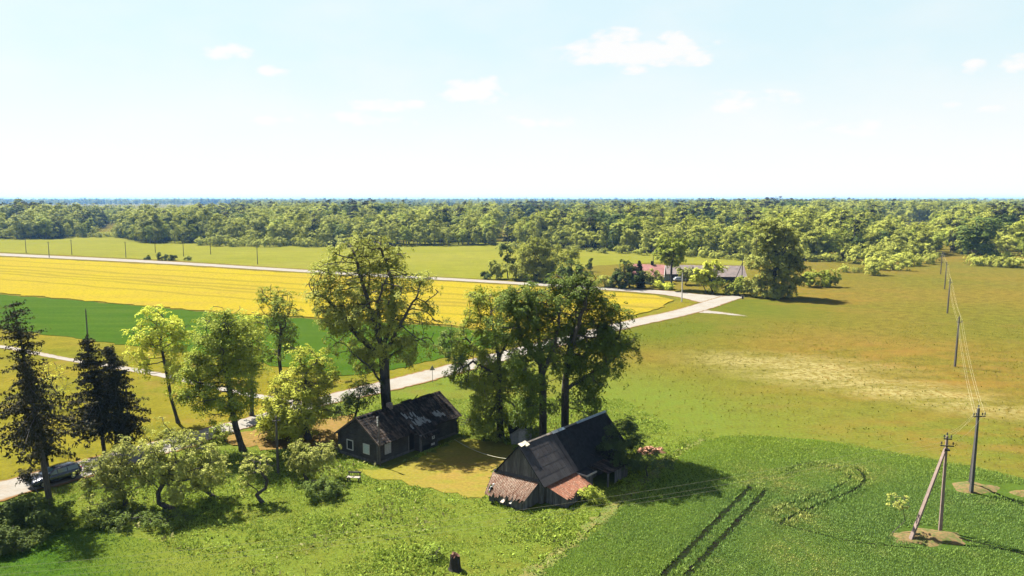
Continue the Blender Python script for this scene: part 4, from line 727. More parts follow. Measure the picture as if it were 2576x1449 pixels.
# ---------------------------------------------------------------- forest
def proto(name, ells, rt, leaf, nleaf, lsize, seed, bark=None, thin=0):
    """one forest tree about its base: meshes for crown and trunk"""
    rng = np.random.default_rng(seed); K = 34 if thin == 0 else 20; att, cen = crown_points(ells, K, 8, rng, .95, .6, .75, .62); cc = np.average(np.array(ells)[:, :3], axis=0)
    per = 16; ns = nleaf // per; k = rng.integers(0, len(att), ns); s0 = att[k] + rng.normal(size=(ns, 3)) * .25
    sn = unit(unit(att[k] - cen[k]) * .5 + unit(s0 - cc) * .75 + np.array([0, 0, .75]) + rng.normal(size=(ns, 3)) * .2); sr = rng.uniform(.5, 1.15, ns) * (1 if thin == 0 else .6)
    t1 = unit(np.cross(sn, rng.normal(size=(ns, 3)))); t2 = np.cross(sn, t1); ii = np.repeat(np.arange(ns), per); nleaf = len(ii); q = np.sqrt(rng.random(nleaf)); an = rng.random(nleaf) * 6.283; R_ = (sr[ii] * q)[:, None]
    rd_ = t1[ii] * np.cos(an)[:, None] + t2[ii] * np.sin(an)[:, None]; c = s0[ii] + rd_ * R_ - sn[ii] * .4 * R_ * q[:, None] + rng.normal(size=(nleaf, 3)) * .08; c[:, 2] = np.maximum(c[:, 2], .25); nor = sn[ii] + rd_ * .5 * q[:, None] + np.array(sd) * .35 + rng.normal(size=(nleaf, 3)) * .28
    cm = quad_mesh('crown', leaf_quads(c, nor, np.full(nleaf, lsize), rng, .75, .3), leaf); top = max(e[2] for e in ells)
    pos = [np.array([0, 0, -.2]), np.array([.1, 0, top * .5]), np.array([0, .1, top])]; par = [-1, 0, 1]; rad = [rt, rt * .7, rt * .3]
    for i in range(7): j = rng.integers(0, len(cen)); pos += [np.array([0, 0, top * (.35 + .07 * i)]), cen[j]]; par += [-1, len(pos) - 2]; rad += [rt * .45, rt * .1]
    tm = quad_mesh('trunk', tubes(np.array(pos), np.array(par), np.array(rad), 5), bark or M_gbark); return cm, tm
PROTO = {
    'round': [proto('round', [(0, 0, 9, 4.2, 4.2, 5.5), (1.6, 0, 12.5, 3, 3, 3.6), (-1.5, .6, 6, 3, 3, 3.5), (0, -1, 4, 3.4, 3.4, 2.8)], .3, L_forest, 3200, .6, 101), proto('round', [(-1.8, 0, 8.5, 3, 3, 4.4), (1.8, .4, 9.5, 3.2, 3, 4.8), (0, 0, 13, 2.6, 2.6, 2.8), (.4, 0, 4.4, 3.6, 3.4, 3)], .3, L_maple, 3200, .55, 111), proto('round', [(0, 0, 7, 4.2, 4.4, 4.2), (2.2, 0, 10, 2.4, 2.4, 3), (-2, .5, 10.5, 2.6, 2.4, 3.2)], .3, L_fbush, 3000, .5, 112), proto('round', [(0, 0, 8, 4.8, 4.6, 4.8), (-1.2, 0, 12, 3.2, 3.2, 3.4), (1.8, .6, 5, 3, 3, 3.2)], .3, L_forest, 3200, .6, 102)],
    'tall': [proto('tall', [(0, 0, 10, 2.9, 2.9, 6.5), (.4, 0, 15, 2.0, 2.0, 3.8), (0, 0, 5, 2.6, 2.6, 3.4)], .26, L_forest, 2800, .58, 103), proto('tall', [(0, 0, 9, 3.2, 3.0, 5.5), (.9, .3, 13, 2.2, 2.2, 3.2), (-.9, 0, 12, 1.8, 1.8, 2.8), (0, 0, 4, 2.8, 2.8, 3)], .26, L_forest, 2800, .55, 113), proto('tall', [(0, 0, 11, 2.6, 2.6, 6), (-.4, .3, 15.5, 1.7, 1.7, 3.6), (.3, 0, 6, 3, 3, 3.6)], .26, L_fbush, 2800, .58, 104)],
    'dark': [proto('dark', [(0, 0, 7, 2.9, 2.9, 5), (0, 0, 12, 1.9, 1.9, 4), (0, 0, 16, 1.0, 1.0, 2.6), (0, 0, 3, 3, 3, 2.4)], .26, L_fdark, 2800, .55, 105), proto('dark', [(0, 0, 4, 2.6, 2.6, 3), (0, 0, 9, 2.1, 2.1, 4.5), (0, 0, 14, 1.3, 1.3, 4), (0, 0, 18, .6, .6, 2)], .26, L_spruce, 2800, .5, 115), proto('dark', [(0, 0, 9, 3.6, 3.6, 6), (.5, 0, 13, 2.6, 2.6, 3.6), (0, 0, 4, 3.2, 3.2, 3)], .28, L_fdark, 3000, .58, 106)],
    'bush': [proto('bush', [(0, 0, 1.9, 3.4, 3.2, 2.1), (1.4, .4, 2.3, 2.2, 2.2, 1.8), (-1.6, -.4, 1.6, 2.2, 2, 1.6)], .12, L_fbush, 2200, .38, 107, thin=1), proto('bush', [(0, 0, 2.3, 3, 3, 2.5), (-1, .6, 2.6, 2.4, 2.2, 2)], .12, L_fbush, 2200, .38, 108, thin=1)]}
protos = {}
def forest_tree(kind, i, loc, s, rz, label, cat, group):
    i %= len(PROTO[kind]); key = (kind, i)
    if key not in protos:
        root = empty({'round': 'deciduous_tree', 'tall': 'birch_tree', 'dark': 'dark_forest_tree', 'bush': 'willow_bush'}[kind], loc)
        cm, tm = PROTO[kind][i]; link('crown', cm, root); link('trunk', tm, root); protos[key] = root; o = root
    else: o = copy_tree(protos[key])
    o.location = loc; wd = 1.2 if kind != 'bush' else 1.; o.scale = (s * wd * rf.uniform(.85, 1.15), s * wd * rf.uniform(.85, 1.15), s); o.rotation_euler = (0, 0, rz); tag(o, label, cat, group); return o
rf = random.Random(77); edge = [G(*p) for p in FOREST_EDGE]; E_ = resample(edge, 400)
SECT = [(-999, 150, 'at the far left'), (150, 360, 'above the far left bushes'), (360, 500, 'in the jutting left clump'), (500, 820, 'left of the tallest tree'), (820, 1110, 'behind the tallest tree'), (1110, 1480, 'above the three big trees'),
        (1480, 1740, 'above the red-roofed house'), (1740, 1880, 'above the far barn'), (1880, 2040, 'behind the huge broad tree'), (2040, 2230, 'above the bushes beyond the huge tree'), (2230, 2420, 'left of the power line end'), (2420, 9999, 'at the right edge')]
def sect(p):
    x = p.x; y = p.y; px = (512 + FPX * x / (y * math.cos(PITCH) + CAM_H * math.sin(PITCH))) / PS
    return next(s[2] for s in SECT if s[0] <= px < s[1]), px
KIND = {'round': ('round light tree', 'tree'), 'tall': ('slender light tree', 'tree'), 'dark': ('dark tree', 'conifer'), 'bush': ('low dome-shaped willow bush', 'bush')}  # dark kind mixes conical and round crowns
def kind_at(px, depth):
    d = .12 + .3 * (140 < px < 330 and depth > 20) + .35 * (500 < px < 640 and depth > 40) + .3 * (1250 < px < 1900 and depth > 35) - .08 * (depth < 10)
    r = rf.random(); return 'dark' if r < d else ('round' if r < d + (1 - d) * .58 else 'tall')
cnt = 0
for row in range(2):
    d0 = 0
    for a, b in zip(E_, E_[1:]):
        d0 += (b - a).length
        if d0 < 7.2: continue
        d0 = rf.uniform(-2.2, 1.5); n = Vector((-(b - a).y, (b - a).x, 0)).normalized(); n = n if n.y > 0 else -n
        p = a + n * (row * 7.5 + rf.uniform(2, 6)); where, px = sect(p)
        if px < -70 or px > 2650: continue
        k = kind_at(px, row * 7); lb, ct = KIND[k]; s = rf.uniform(.72, 1.12) * (.82 if row == 0 else 1.) * (.78 if 150 < px < 365 else 1)
        forest_tree(k, cnt, (p.x, p.y, 0), s, rf.uniform(0, 6.28), f'{lb} of the forest edge {where}', ct, f'{lb}s of the forest edge {where}'); cnt += 1
def bush_at(px, py, s, what):
    g = G(px, py); forest_tree('bush', rf.randrange(2), (g.x, g.y, 0), s, rf.uniform(0, 6.28), what, 'willow bush', 'willow bushes ' + what.split(' bush ')[1])
for px, py, s in [(205, 597, .8), (225, 596, .9), (250, 597, .9), (275, 596, 1.), (300, 598, 1.), (322, 597, 1.1), (342, 600, 1.1)]: bush_at(px, py, s * rf.uniform(.9, 1.2), 'low pale willow bush in the far left row before dark trees')
for px in range(505, 880, 17): bush_at(px + rf.uniform(-5, 5), 618 + (px - 500) * .008 + rf.uniform(-3, 2), rf.uniform(.8, 1.45), 'low rounded willow bush in the row along the forest left of the tallest tree')
for px in range(1265, 1870, 24): bush_at(px + rf.uniform(-8, 8), 624 + (px - 1265) * .047 + rf.uniform(-2, 2), rf.uniform(.5, 1.0), 'low rounded willow bush in the line along the forest behind the far farm')
for px, py, s in [(2025, 657, .9), (2050, 658, .8), (2078, 657, 1.), (2100, 659, .8)]: bush_at(px, py, s, 'low rounded willow bush by the forest just right of the huge tree')
forest_tree('bush', 0, tuple(G(2122, 684)), .72, 1., 'small dark round willow bush alone in the meadow', 'willow bush', 'single willow bushes in the meadow')
forest_tree('bush', 1, tuple(G(2196, 691)), 1.25, 2., 'largest round willow bush standing free in the meadow', 'willow bush', 'single willow bushes in the meadow')
forest_tree('bush', 0, tuple(G(2158, 686)), .6, 3., 'pale flat willow bush beside the largest round one', 'willow bush', 'single willow bushes in the meadow')
for px, py, s in [(2150, 662, 1.6), (2180, 664, 1.9), (2215, 672, 1.7), (2245, 680, 1.4), (2240, 655, 2.2), (2275, 668, 1.6), (2300, 668, 1.1), (2330, 664, 1.2), (2355, 660, 1.), (2290, 652, 1.5), (2200, 648, 1.5), (2330, 645, 1.4), (2210, 640, 1.6)]: bush_at(px, py, s, 'broad pale willow bush in the thicket left of the far power poles')
for px, py, s in [(2440, 665, .9), (2462, 668, 1.), (2490, 668, 1.1), (2510, 672, 1.2), (2540, 672, 1.1), (2560, 673, 1.1), (2480, 655, 1.1), (2530, 656, 1.2), (2575, 660, 1.)]: bush_at(px, py, s, 'broad willow bush in the group at the right end of the meadow')
for px, py, nm in ((2452, 655, 'left'), (2476, 655, 'right')): g = G(px, py); forest_tree('dark', 2, (g.x, g.y, 0), 1.35, 1., f'very dark tall tree above the right willow bushes, {nm} of a close pair', 'tree', 'pair of very dark tall trees')

# the wood behind the edge, read as one mass
lib = bpy.data.collections.new('forest_kinds')
def joined(cm, tm, nm):
    bm = bmesh.new(); bm.from_mesh(cm); nf = len(bm.faces); bm.from_mesh(tm); bm.faces.ensure_lookup_table()
    for f in bm.faces[nf:]: f.material_index = 1
    me = bpy.data.meshes.new(nm); bm.to_mesh(me); bm.free(); me.materials.append(cm.materials[0]); me.materials.append(tm.materials[0]); o = bpy.data.objects.new(nm, me); lib.objects.link(o)
KIX = [(k, i) for k in ('round', 'tall', 'dark') for i in range(len(PROTO[k]))]
for nm, (k, i) in zip('abcdefghijkl', KIX): joined(*PROTO[k][i], 'wood_' + nm)
rg = np.random.default_rng(5); pts, ix, scl = [], [], []
epx = np.array([[e.x, e.y] for e in E_])
def wood(p, depth, s0):
    px = (512 + FPX * p[0] / (p[1] * .9925 + 3.4)) / PS
    if px < -120 or px > 2700: return
    clump = math.sin(p[0] * .021 + 1.3) * math.sin(p[1] * .017 + .4) + .6 * math.sin(p[0] * .047 - p[1] * .031)
    k = kind_at(px, depth); k = 'dark' if clump > .78 and depth > 25 and rf.random() < .75 else k
    pts.append((p[0], p[1], 0)); ix.append(KIX.index((k, rf.randrange(len(PROTO[k]))))); scl.append(s0 * (rf.uniform(.78, 1.2) if depth < 200 else rf.uniform(.86, 1.12)) * (1 + (.16 if depth < 200 else .07) * clump))
for i in range(0, len(E_) - 1):
    a, b = E_[i], E_[i + 1]; n = Vector((-(b - a).y, (b - a).x, 0)).normalized(); n = n if n.y > 0 else -n; d = 17.; L = (b - a).length
    while d < 420:
        gap = 7.6 + d * .012
        if rf.random() < L / gap:
            p = a.lerp(b, rf.random()) + n * d * .35 + Vector((a.x, a.y, 0)).normalized() * d * .65; wood((p.x + rf.uniform(-3, 3), p.y + rf.uniform(-3, 3)), d, 1.02 + .16 * min(1, d / 260))
        d += gap * rf.uniform(.8, 1.2)
for i in range(7500):                                     # deeper wood, thinning to glades in the far distance
    y = 760 * (2600 / 760) ** rg.random(); x = (rg.random() - .5) * 1.56 * y
    if y < np.interp(x, epx[:, 0], epx[:, 1]) + 330: continue
    g_ = math.sin(x * .0042 + 2) + math.sin(y * .0051 + x * .0017)
    left = x / y < -.38
    if y > 1150 and (g_ > .9 or left): continue
    if left and y > 820 and rg.random() < .8: continue
    wood((x, y), 300, (1.2 + .06 * math.sin(x * .006) + .14 * (x / y > .25)) * (.92 if left else 1.))
for i in range(5200):
    y = rg.choice([3300, 3900, 4700, 5600, 6600]) + rg.normal() * 60; x = (rg.random() - .5) * 1.6 * y; wood((x, y), 300, 1.45 + .2 * math.sin(x * .002 + y))
def stuff_instances(name, pts, ix, scl, lib, label, cat):
    me = bpy.data.meshes.new(name); me.from_pydata(pts, [], [])
    for nm, ty, v in (('kind_index', 'INT', ix), ('size', 'FLOAT', scl), ('turn', 'FLOAT', [rf.uniform(0, 6.28) for _ in pts])): me.attributes.new(nm, ty, 'POINT').data.foreach_set('value', v)
    o = tag(link(name, me), label, cat, kind='stuff'); ng = bpy.data.node_groups.new(name + '_scatter', 'GeometryNodeTree')
    ng.interface.new_socket('Geometry', in_out='INPUT', socket_type='NodeSocketGeometry'); ng.interface.new_socket('Geometry', in_out='OUTPUT', socket_type='NodeSocketGeometry')
    N, L = ng.nodes, ng.links; gi, go = N.new('NodeGroupInput'), N.new('NodeGroupOutput'); iop = N.new('GeometryNodeInstanceOnPoints'); ci = N.new('GeometryNodeCollectionInfo'); ci.inputs[0].default_value = lib; ci.inputs[1].default_value = True; ci.inputs[2].default_value = True
    def at(nm, ty):
        a = N.new('GeometryNodeInputNamedAttribute'); a.data_type = ty; a.inputs[0].default_value = nm; return a.outputs[0]
    cx = N.new('ShaderNodeCombineXYZ'); L.new(at('turn', 'FLOAT'), cx.inputs[2]); vs = N.new('ShaderNodeVectorMath'); vs.operation = 'SCALE'; vs.inputs[0].default_value = (1.2, 1.2, 1.); L.new(at('size', 'FLOAT'), vs.inputs['Scale']); m2p = N.new('GeometryNodeMeshToPoints'); L.new(gi.outputs[0], m2p.inputs[0]); L.new(m2p.outputs[0], iop.inputs['Points']); L.new(ci.outputs[0], iop.inputs['Instance']); iop.inputs['Pick Instance'].default_value = True
    L.new(at('kind_index', 'INT'), iop.inputs['Instance Index']); L.new(cx.outputs[0], iop.inputs['Rotation']); L.new(vs.outputs[0], iop.inputs['Scale']); L.new(iop.outputs[0], go.inputs[0])
    o.modifiers.new('scatter', 'NODES').node_group = ng; return o
stuff_instances('forest', pts, ix, scl, lib, 'deep mixed green forest stretching to the horizon behind the meadows', 'forest')
# ---------------------------------------------------------------- power poles and wires
M_conc = plain('concrete', rgb(.27, .20, .17), .9, 0, .25, 3.); M_pole = plain('grey_pole_wood', rgb(.10, .09, .08), .9, 0, .35, 4.); M_iron = plain('dark_iron', rgb(.03, .03, .032), .5); M_ins = plain('insulator_glass', rgb(.05, .055, .05), .25, 0, .2); M_inw = plain('white_insulator', rgb(.7, .7, .66), .4)
M_wire = plain('wire', rgb(.40, .38, .26), .5)
def insul(mb, x, y, z, s=1.): mb.lathe([(.012 * s, 0), (.012 * s, .07 * s), (.05 * s, .08 * s), (.06 * s, .13 * s), (.035 * s, .15 * s), (.05 * s, .2 * s), (.02 * s, .24 * s)], 8, (x, y, z))
def power_pole(name, loc, rz, h, label, group=None, concrete=True, arms=((7.5, 1.25, 4),), topins=1, w0=.26, mat=None, lean=(0, 0), isz=1.):
    root = empty(name, loc, rz, label, 'power pole', group); m = mat or (M_conc if concrete else M_pole); mb = MB(); t_ = (lean[0], lean[1], h)
    (mb.beam((0, 0, -.2), t_, w0, w0 * .8, w0 * .6, w0 * .55) if concrete else mb.tube((0, 0, -.2), t_, w0 * .5, w0 * .33, 9)); mb.build('pole', m, root)
    for z, L, n in arms:
        mb = MB(); cx_, cy_ = lean[0] * z / h, lean[1] * z / h; off = w0 * .45; mb.box(cx_ - L / 2, cy_ - off - .08, z, cx_ + L / 2, cy_ - off, z + .09); a = mb.build('crossarm', M_iron if concrete else m, root)
        for i in range(n):
            u = [-.46, -.26, .26, .46][i] if n == 4 else ([-.42, .42][i] if n == 2 else 0); mb = MB(); insul(mb, cx_ + u * L, cy_ - off - .04, z + .09, isz); mb.build('insulator', M_ins, a)
    if topins: mb = MB(); insul(mb, lean[0], lean[1], h, isz); mb.build('insulator', M_ins, root)
    return root
pp = [G(2365, 1335), G(2443, 1240), G(2402, 922), G(2383, 788), G(2376, 727), G(2366, 690)]
n0 = power_pole('power_pole', pp[0], -.2, 8.3, 'nearest concrete power pole, propped by a long slanted strut', arms=((8.05, .62, 2), (7.45, 1.05, 2)), topins=1, isz=1.3)
st = G(2288, 1360) - pp[0]; q = Matrix.Rotation(.2, 4, 'Z') @ st; mb = MB(); mb.beam((q.x, q.y, -.2), (-.1, -.12, 7.25), .27, .22, .2, .17); mb.build('strut', M_conc, n0)
mb = MB(); mb.box(-.2, -.3, 7.1, .2, .15, 7.22); mb.build('clamp', M_iron, n0)
M_conc2 = plain('grey_concrete', rgb(.10, .095, .09), .9, 0, .25, 3.)
n1 = power_pole('power_pole', pp[1], .12, 8.3, 'grey concrete power pole with one crossarm at the edge of the sown field', lean=(.2, .15), mat=M_conc2, isz=1.3, w0=.3)
mb = MB(); mb.beam((1.45, 2.0, -.2), (.16, .15, 5.6), .2, .18); mb.build('strut', M_conc2, n1)
names = ['third pole of the receding power line, standing in the olive meadow', 'fourth pole of the receding power line, above the meadow middle', 'fifth pole of the receding power line, near the willow bushes', 'last visible pole of the receding power line by the thicket']
for i, nm in enumerate(names): power_pole('power_pole', pp[2 + i], .3, 8.4, nm + '', 'power poles receding across the meadow', mat=M_pole, w0=.3, lean=(.15, 0))
def off(p, rz, x, z, lean=(0, 0)): v = Matrix.Rotation(rz, 4, 'Z') @ Vector((x + lean[0], lean[1] - .15, z)); return Vector((p.x + v.x, p.y + v.y, z))
def wire(name, label, pts, sags, r, group):
    mb = MB()
    for (a, b), sg in zip(zip(pts, pts[1:]), sags):
        L = (b - a).length; n = max(10, int(L / 3)); pr = None
        for i in range(n + 1):
            t_ = i / n; p = a.lerp(b, t_); p.z -= 4 * sg * t_ * (1 - t_)
            if pr is not None: mb.tube(pr, p, r, r, 4, False)
            pr = p
    o = mb.build(name, M_wire); return tag(o, label, 'wire', group)
for x, z, z0, x0, lb in ((-.57, 7.8, 7.75, -.44, 'leftmost wire of the power line receding over the meadow'), (-.3, 7.8, 8.35, -.26, 'second wire from left of the power line over the meadow'), (0, 8.6, 8.6, 0, 'topmost wire of the power line over the meadow'), (.57, 7.8, 7.75, .44, 'rightmost wire of the power line receding over the meadow')):
    wire('power_wire', lb, [off(pp[0], -.2, x0, z0)] + [off(pp[1], .12, x, z, (.2, .15))] + [off(p, .3, x, z + .05, (.15, 0)) for p in pp[2:]], [.35, .9, .9, .9, .9], .0075, 'wires of the power line over the meadow')
QL = Vector((-68, 33, 0)); n9 = copy_tree(n1); n9.location = QL; n9.rotation_euler.z = 1.3; n9['label'] = 'grey concrete power pole beyond the left edge near the lawn'
for z0, x0, lb, dx in ((8.35, -.26, 'upper of the wires running left from the nearest pole', 0.), (7.75, -.44, 'middle of the wires running left from the nearest pole', -.9), (7.7, .44, 'lower of the wires running left from the nearest pole', -2.)):
    wire('power_wire', lb, [off(pp[0], -.2, x0, z0), Vector((QL.x, QL.y + dx, 8.0))], [2.7], .005, 'wires running left from the nearest pole')
for (px, py, lb) in ((66, 636, 'leftmost thin pole in the hay meadow'), (124, 648, 'second thin pole from the left, standing at the field road'), (181, 641, 'third thin pole from the left in the hay meadow'), (317, 648, 'fourth thin pole from the left, left of the dark bush'), (391, 636, 'fifth thin pole, behind the dark bush in the hay meadow'), (462, 645, 'sixth thin pole, beside the little bush in the hay meadow'), (530, 640, 'seventh thin pole before the row of willow bushes'), (648, 665, 'dark pole in the hay meadow left of the tallest tree'), (1643, 668, 'thin pole behind the ridge of the red roof')):
    power_pole('power_pole', G(px, py), .2, 7.6 if px != 648 else 8.4, lb, 'thin poles in the hay meadow', False, ((7.0, 1.1, 2),), 1, .34)
power_pole('power_pole', (P(217, 800, 130).x, 130, 0), 0, 8.1, 'thin dark pole sticking up behind the dense spruce', None, False, (), 1, .3)
power_pole('power_pole', G(325, 1102), 0, 6.3, 'plain wooden pole right of the dense spruce', None, False, (), 1, .28)
power_pole('power_pole', G(700, 1192), .4, 6.0, 'grey wooden pole in front of the layered maple', None, False, ((5.6, .8, 2),), 1, .3)
power_pole('power_pole', G(1715, 760), 0, 8.0, 'pale slim concrete pole at the road junction', None, True, ((7.7, .9, 2),), 1, .3, plain('pale_concrete', rgb(.6, .58, .54), .8))
fp = power_pole('power_pole', G(1866, 711), 0, 8.0, 'wooden pole with a strut at the right end of the far barn', None, False, (), 1, .34); mb = MB(); mb.tube((-2.6, .3, -.2), (-.05, 0, 6.6), .14, .11, 7); mb.build('strut', M_pole, fp)
hp_ = empty('service_pole', G(957, 1173), 0, 'thin service pole with white insulators at the near corner of the house', 'pole'); mb = MB(); mb.tube((0, 0, -.2), (-.12, .1, 5.4), .075, .05, 8); mb.build('pole', M_pole, hp_)
for i in range(4): mb = MB(); insul(mb, -.2 - .02 * (i % 2), .02, 4.3 + i * .26, 1.2); mb.build('insulator', M_inw, hp_)
a, b = P(1143, 1105, 82.5), Matrix.Translation((bx_, by_, 0)) @ Matrix.Rotation(ba, 4, 'Z') @ Vector((2.5, BW + .2, 2.3))
wire('service_cable', 'grey cable sagging across the yard between house and barn', [a, Vector(b)], [.5], .025, 'cables across the yard')

# ---------------------------------------------------------------- estate car
t = NT('car_paint'); M_car = t.done(rgb(.035, .04, .06), .22, .35, .5); t.b.inputs['Coat Weight'].default_value = .6
t = NT('car_glass'); M_glass = t.done(rgb(.05, .10, .11), .06, 0, .8)
M_tyre = plain('tyre_rubber', rgb(.015, .015, .016), .85); M_rim = plain('alloy_rim', rgb(.45, .45, .46), .35, .7); M_lamp = plain('lamp_glass', rgb(.6, .62, .62), .15, 0, .1, 6, .6); M_red = plain('tail_lamp', rgb(.35, .02, .02), .25); M_blk = plain('black_trim', rgb(.02, .02, .022), .6); M_plate = plain('number_plate', rgb(.7, .7, .66), .6)
def make_car(name, loc, rz, label, mats=None):
    paint = mats or M_car; root = empty(name, loc, rz, label, 'car')
    st = [(-2.28, .72, .42, .88), (-2.2, .84, .32, .98), (-1.9, .89, .26, 1.0), (-1.35, .90, .24, 1.0), (-.5, .90, .22, .98), (.5, .90, .22, .96), (1.0, .89, .23, .95), (1.4, .88, .24, .90), (1.9, .84, .26, .80), (2.2, .74, .30, .68), (2.33, .60, .38, .56)]
    V, F = [], []
    for x, w_, zb, zt in st: V += [(x, -w_ * .9, zb), (x, -w_, zb + .14), (x, -w_ * 1.0, zb + (zt - zb) * .6), (x, -w_ * .95, zt - .05), (x, -w_ * .8, zt), (x, 0, zt + .025), (x, w_ * .8, zt), (x, w_ * .95, zt - .05), (x, w_, zb + (zt - zb) * .6), (x, w_, zb + .14), (x, w_ * .9, zb)]
    n = 11
    for i in range(len(st) - 1):
        for j in range(n): F.append((i * n + j, (i + 1) * n + j, (i + 1) * n + (j + 1) % n, i * n + (j + 1) % n))
    F += [tuple(range(n)), tuple(reversed([(len(st) - 1) * n + j for j in range(n)]))]
    mb = MB(); mb.add(V, F); body = mb.build('body', paint, root, True)
    cab = [(-2.18, .80, .97, .97), (-2.0, .80, .97, 1.36), (-1.6, .82, .97, 1.45), (-.6, .83, .96, 1.49), (.15, .83, .95, 1.46), (.5, .83, .94, 1.3), (1.08, .80, .93, .95)]; V, F = [], []
    for x, w_, zb, zt in cab:
        k = (zt - .95) / .52; wt = w_ - .17 * max(0, k); V += [(x, -w_, zb - .02), (x, -wt, zt - .05 * max(0, k)), (x, -wt * .8, zt), (x, 0, zt + .015), (x, wt * .8, zt), (x, wt, zt - .05 * max(0, k)), (x, w_, zb - .02)]
    n = 7
    for i in range(len(cab) - 1):
        for j in range(n - 1): F.append((i * n + j, (i + 1) * n + j, (i + 1) * n + j + 1, i * n + j + 1))
    mb = MB(); mb.add(V, F); mb.build('roof', paint, root, True)
    mb = MB(); e = .012
    mb.add([(1.04, -.68, .985), (1.04, .68, .985), (.22, .56, 1.455), (.22, -.56, 1.455)], [(0, 1, 2, 3)]); mb.v = [(x + e, y, z + e * 2) for x, y, z in mb.v]; mb.build('windscreen', M_glass, root)
    mb = MB(); mb.add([(-2.2, -.66, 1.02), (-2.2, .66, 1.02), (-2.04, .56, 1.36), (-2.04, -.56, 1.36)], [(3, 2, 1, 0)]); mb.build('rear_window', M_glass, root)
    for s in (-1, 1):
        for x0, x1, xt0, xt1 in ((.05, .86, .05, .22), (-.85, -.02, -.85, -.02), (-1.95, -.93, -1.85, -.93)):
            mb = MB(); q = [(x0, s * .842, 1.0), (x1, s * .838, 1.0), (xt1, s * .70, 1.38), (xt0, s * .70, 1.38)]; mb.add(q, [(0, 1, 2, 3) if s < 0 else (3, 2, 1, 0)]); mb.build('side_window', M_glass, root)
        mb = MB(); mb.box(.75, s * .9 - .08, .98, .95, s * .9 + .1 * s, 1.1); mb.build('wing_mirror', paint, root)
        mb = MB(); mb.slab((2.2, s * .42 - .2, .66), (2.2, s * .42 + .2, .66), (2.02, s * .5 + .2, .77), (2.02, s * .5 - .2, .77), .1); mb.build('headlight', M_lamp, root)
        mb = MB(); mb.box(-2.27, s * .68 - .1, .72, -2.18, s * .68 + .1, .98); mb.build('tail_light', M_red, root)
        mb = MB(); mb.tube((-1.9, s * .56, 1.5), (.1, s * .56, 1.52), .02, .02, 6); mb.build('roof_rail', M_blk, root)
        for x in (-1.35, 1.4):
            mb = MB(); mb.lathe([(.2, -.1), (.30, -.1), (.325, -.06), (.325, .06), (.30, .1), (.2, .1)], 20, (x, s * .83, .325), 'y'); wh = mb.build('wheel', M_tyre, root, True)
            mb = MB(); mb.lathe([(.05, -.115), (.2, -.105), (.205, .105), (.05, .115)], 10, (x, s * .83, .325), 'y'); mb.build('rim', M_rim, wh)
    mb = MB(); mb.box(2.24, -.4, .46, 2.345, .4, .56); mb.build('grille', M_blk, root); mb = MB(); mb.box(2.34, -.26, .36, 2.36, .26, .45); mb.build('number_plate', M_plate, root)
    mb = MB(); mb.box(-2.3, -.7, .38, -2.25, .7, .5); mb.build('bumper', M_blk, root); return root
rv = G(0, 1248) - G(206, 1187); cp = G(138, 1213)
make_car('parked_car', (cp.x, cp.y, .09), math.atan2(rv.y, rv.x), 'dark blue-black estate car parked at the edge of the gravel road')

# ---------------------------------------------------------------- yard things
bp = G(890, 1211); bench = empty('bench', bp, -.1, 'small weathered wooden bench with backrest in front of the log house', 'bench'); M_bw = plain('bench_wood', rgb(.36, .32, .26), .85, 0, .3, 5.)
mb = MB(); mb.box(-.65, -.28, .44, .65, -.02, .49); mb.box(-.65, .0, .44, .65, .24, .49); mb.build('seat', M_bw, bench)
mb = MB(); mb.box(-.65, .3, .74, .65, .34, .92); mb.build('backrest', plain('dark_bench_wood', rgb(.16, .14, .12), .85, 0, .3, 5.), bench)
for x in (-.55, .55):
    for y in (-.2, .3): mb = MB(); mb.box(x - .05, y - .045, 0, x + .05, y + .045, .44 if y < 0 else .9); mb.build('leg', M_bark, bench)
sp = G(1145, 1432); stump = empty('tree_stump', sp, 0, 'dark rotten tree stump standing in the weeds near the bottom edge', 'stump'); rs = random.Random(4); V, F = [], []; n = 18; lv = [(.62, -.1), (.46, .12), (.40, .5), (.38, .9), (.36, 1.15), (.25, 1.1), (.2, .85)]
rr = [rs.uniform(.82, 1.2) for _ in range(n)]
for k, (r_, z) in enumerate(lv):
    for i in range(n): a_ = 2 * math.pi * i / n; q_ = r_ * (rr[i] if k < 5 else 1); V.append((q_ * math.cos(a_), q_ * math.sin(a_), z + (rs.uniform(-.16, .12) if k in (4, 5) else 0)))
for k in range(len(lv) - 1):
    for i in range(n): F.append((k * n + i, k * n + (i + 1) % n, (k + 1) * n + (i + 1) % n, (k + 1) * n + i))
F.append(tuple((len(lv) - 1) * n + i for i in range(n))); mb = MB(); mb.add(V, F); mb.m = [1 if f > 4 * n else 0 for f in range(len(F))]; mb.build('wood', [plain('rotten_bark', rgb(.035, .03, .026), .95, 0, .5, 6.), plain('stump_heart', rgb(.22, .12, .08), .9, 0, .4, 5.)], stump)
for (px, py, lb, s_) in ((1088, 962, 'triangular road sign on a thin post beside the gravel road', 1.),):
    sg = G(px, py); sign = empty('road_sign', sg, .35, lb, 'sign'); mb = MB(); mb.tube((0, 0, -.1), (0, 0, 2.7), .04, .04, 8); mb.build('post', plain('sign_post', rgb(.35, .34, .33), .5, .3), sign)
    mb = MB(); mb.add([(-.45, .03, 1.9), (.45, .03, 1.9), (0, .03, 2.68), (-.45, .05, 1.9), (.45, .05, 1.9), (0, .05, 2.68)], [(0, 1, 2), (5, 4, 3), (0, 3, 4, 1), (1, 4, 5, 2), (2, 5, 3, 0)]); mb.build('sign_plate', plain('sign_back', rgb(.42, .40, .38), .5, .2), sign)
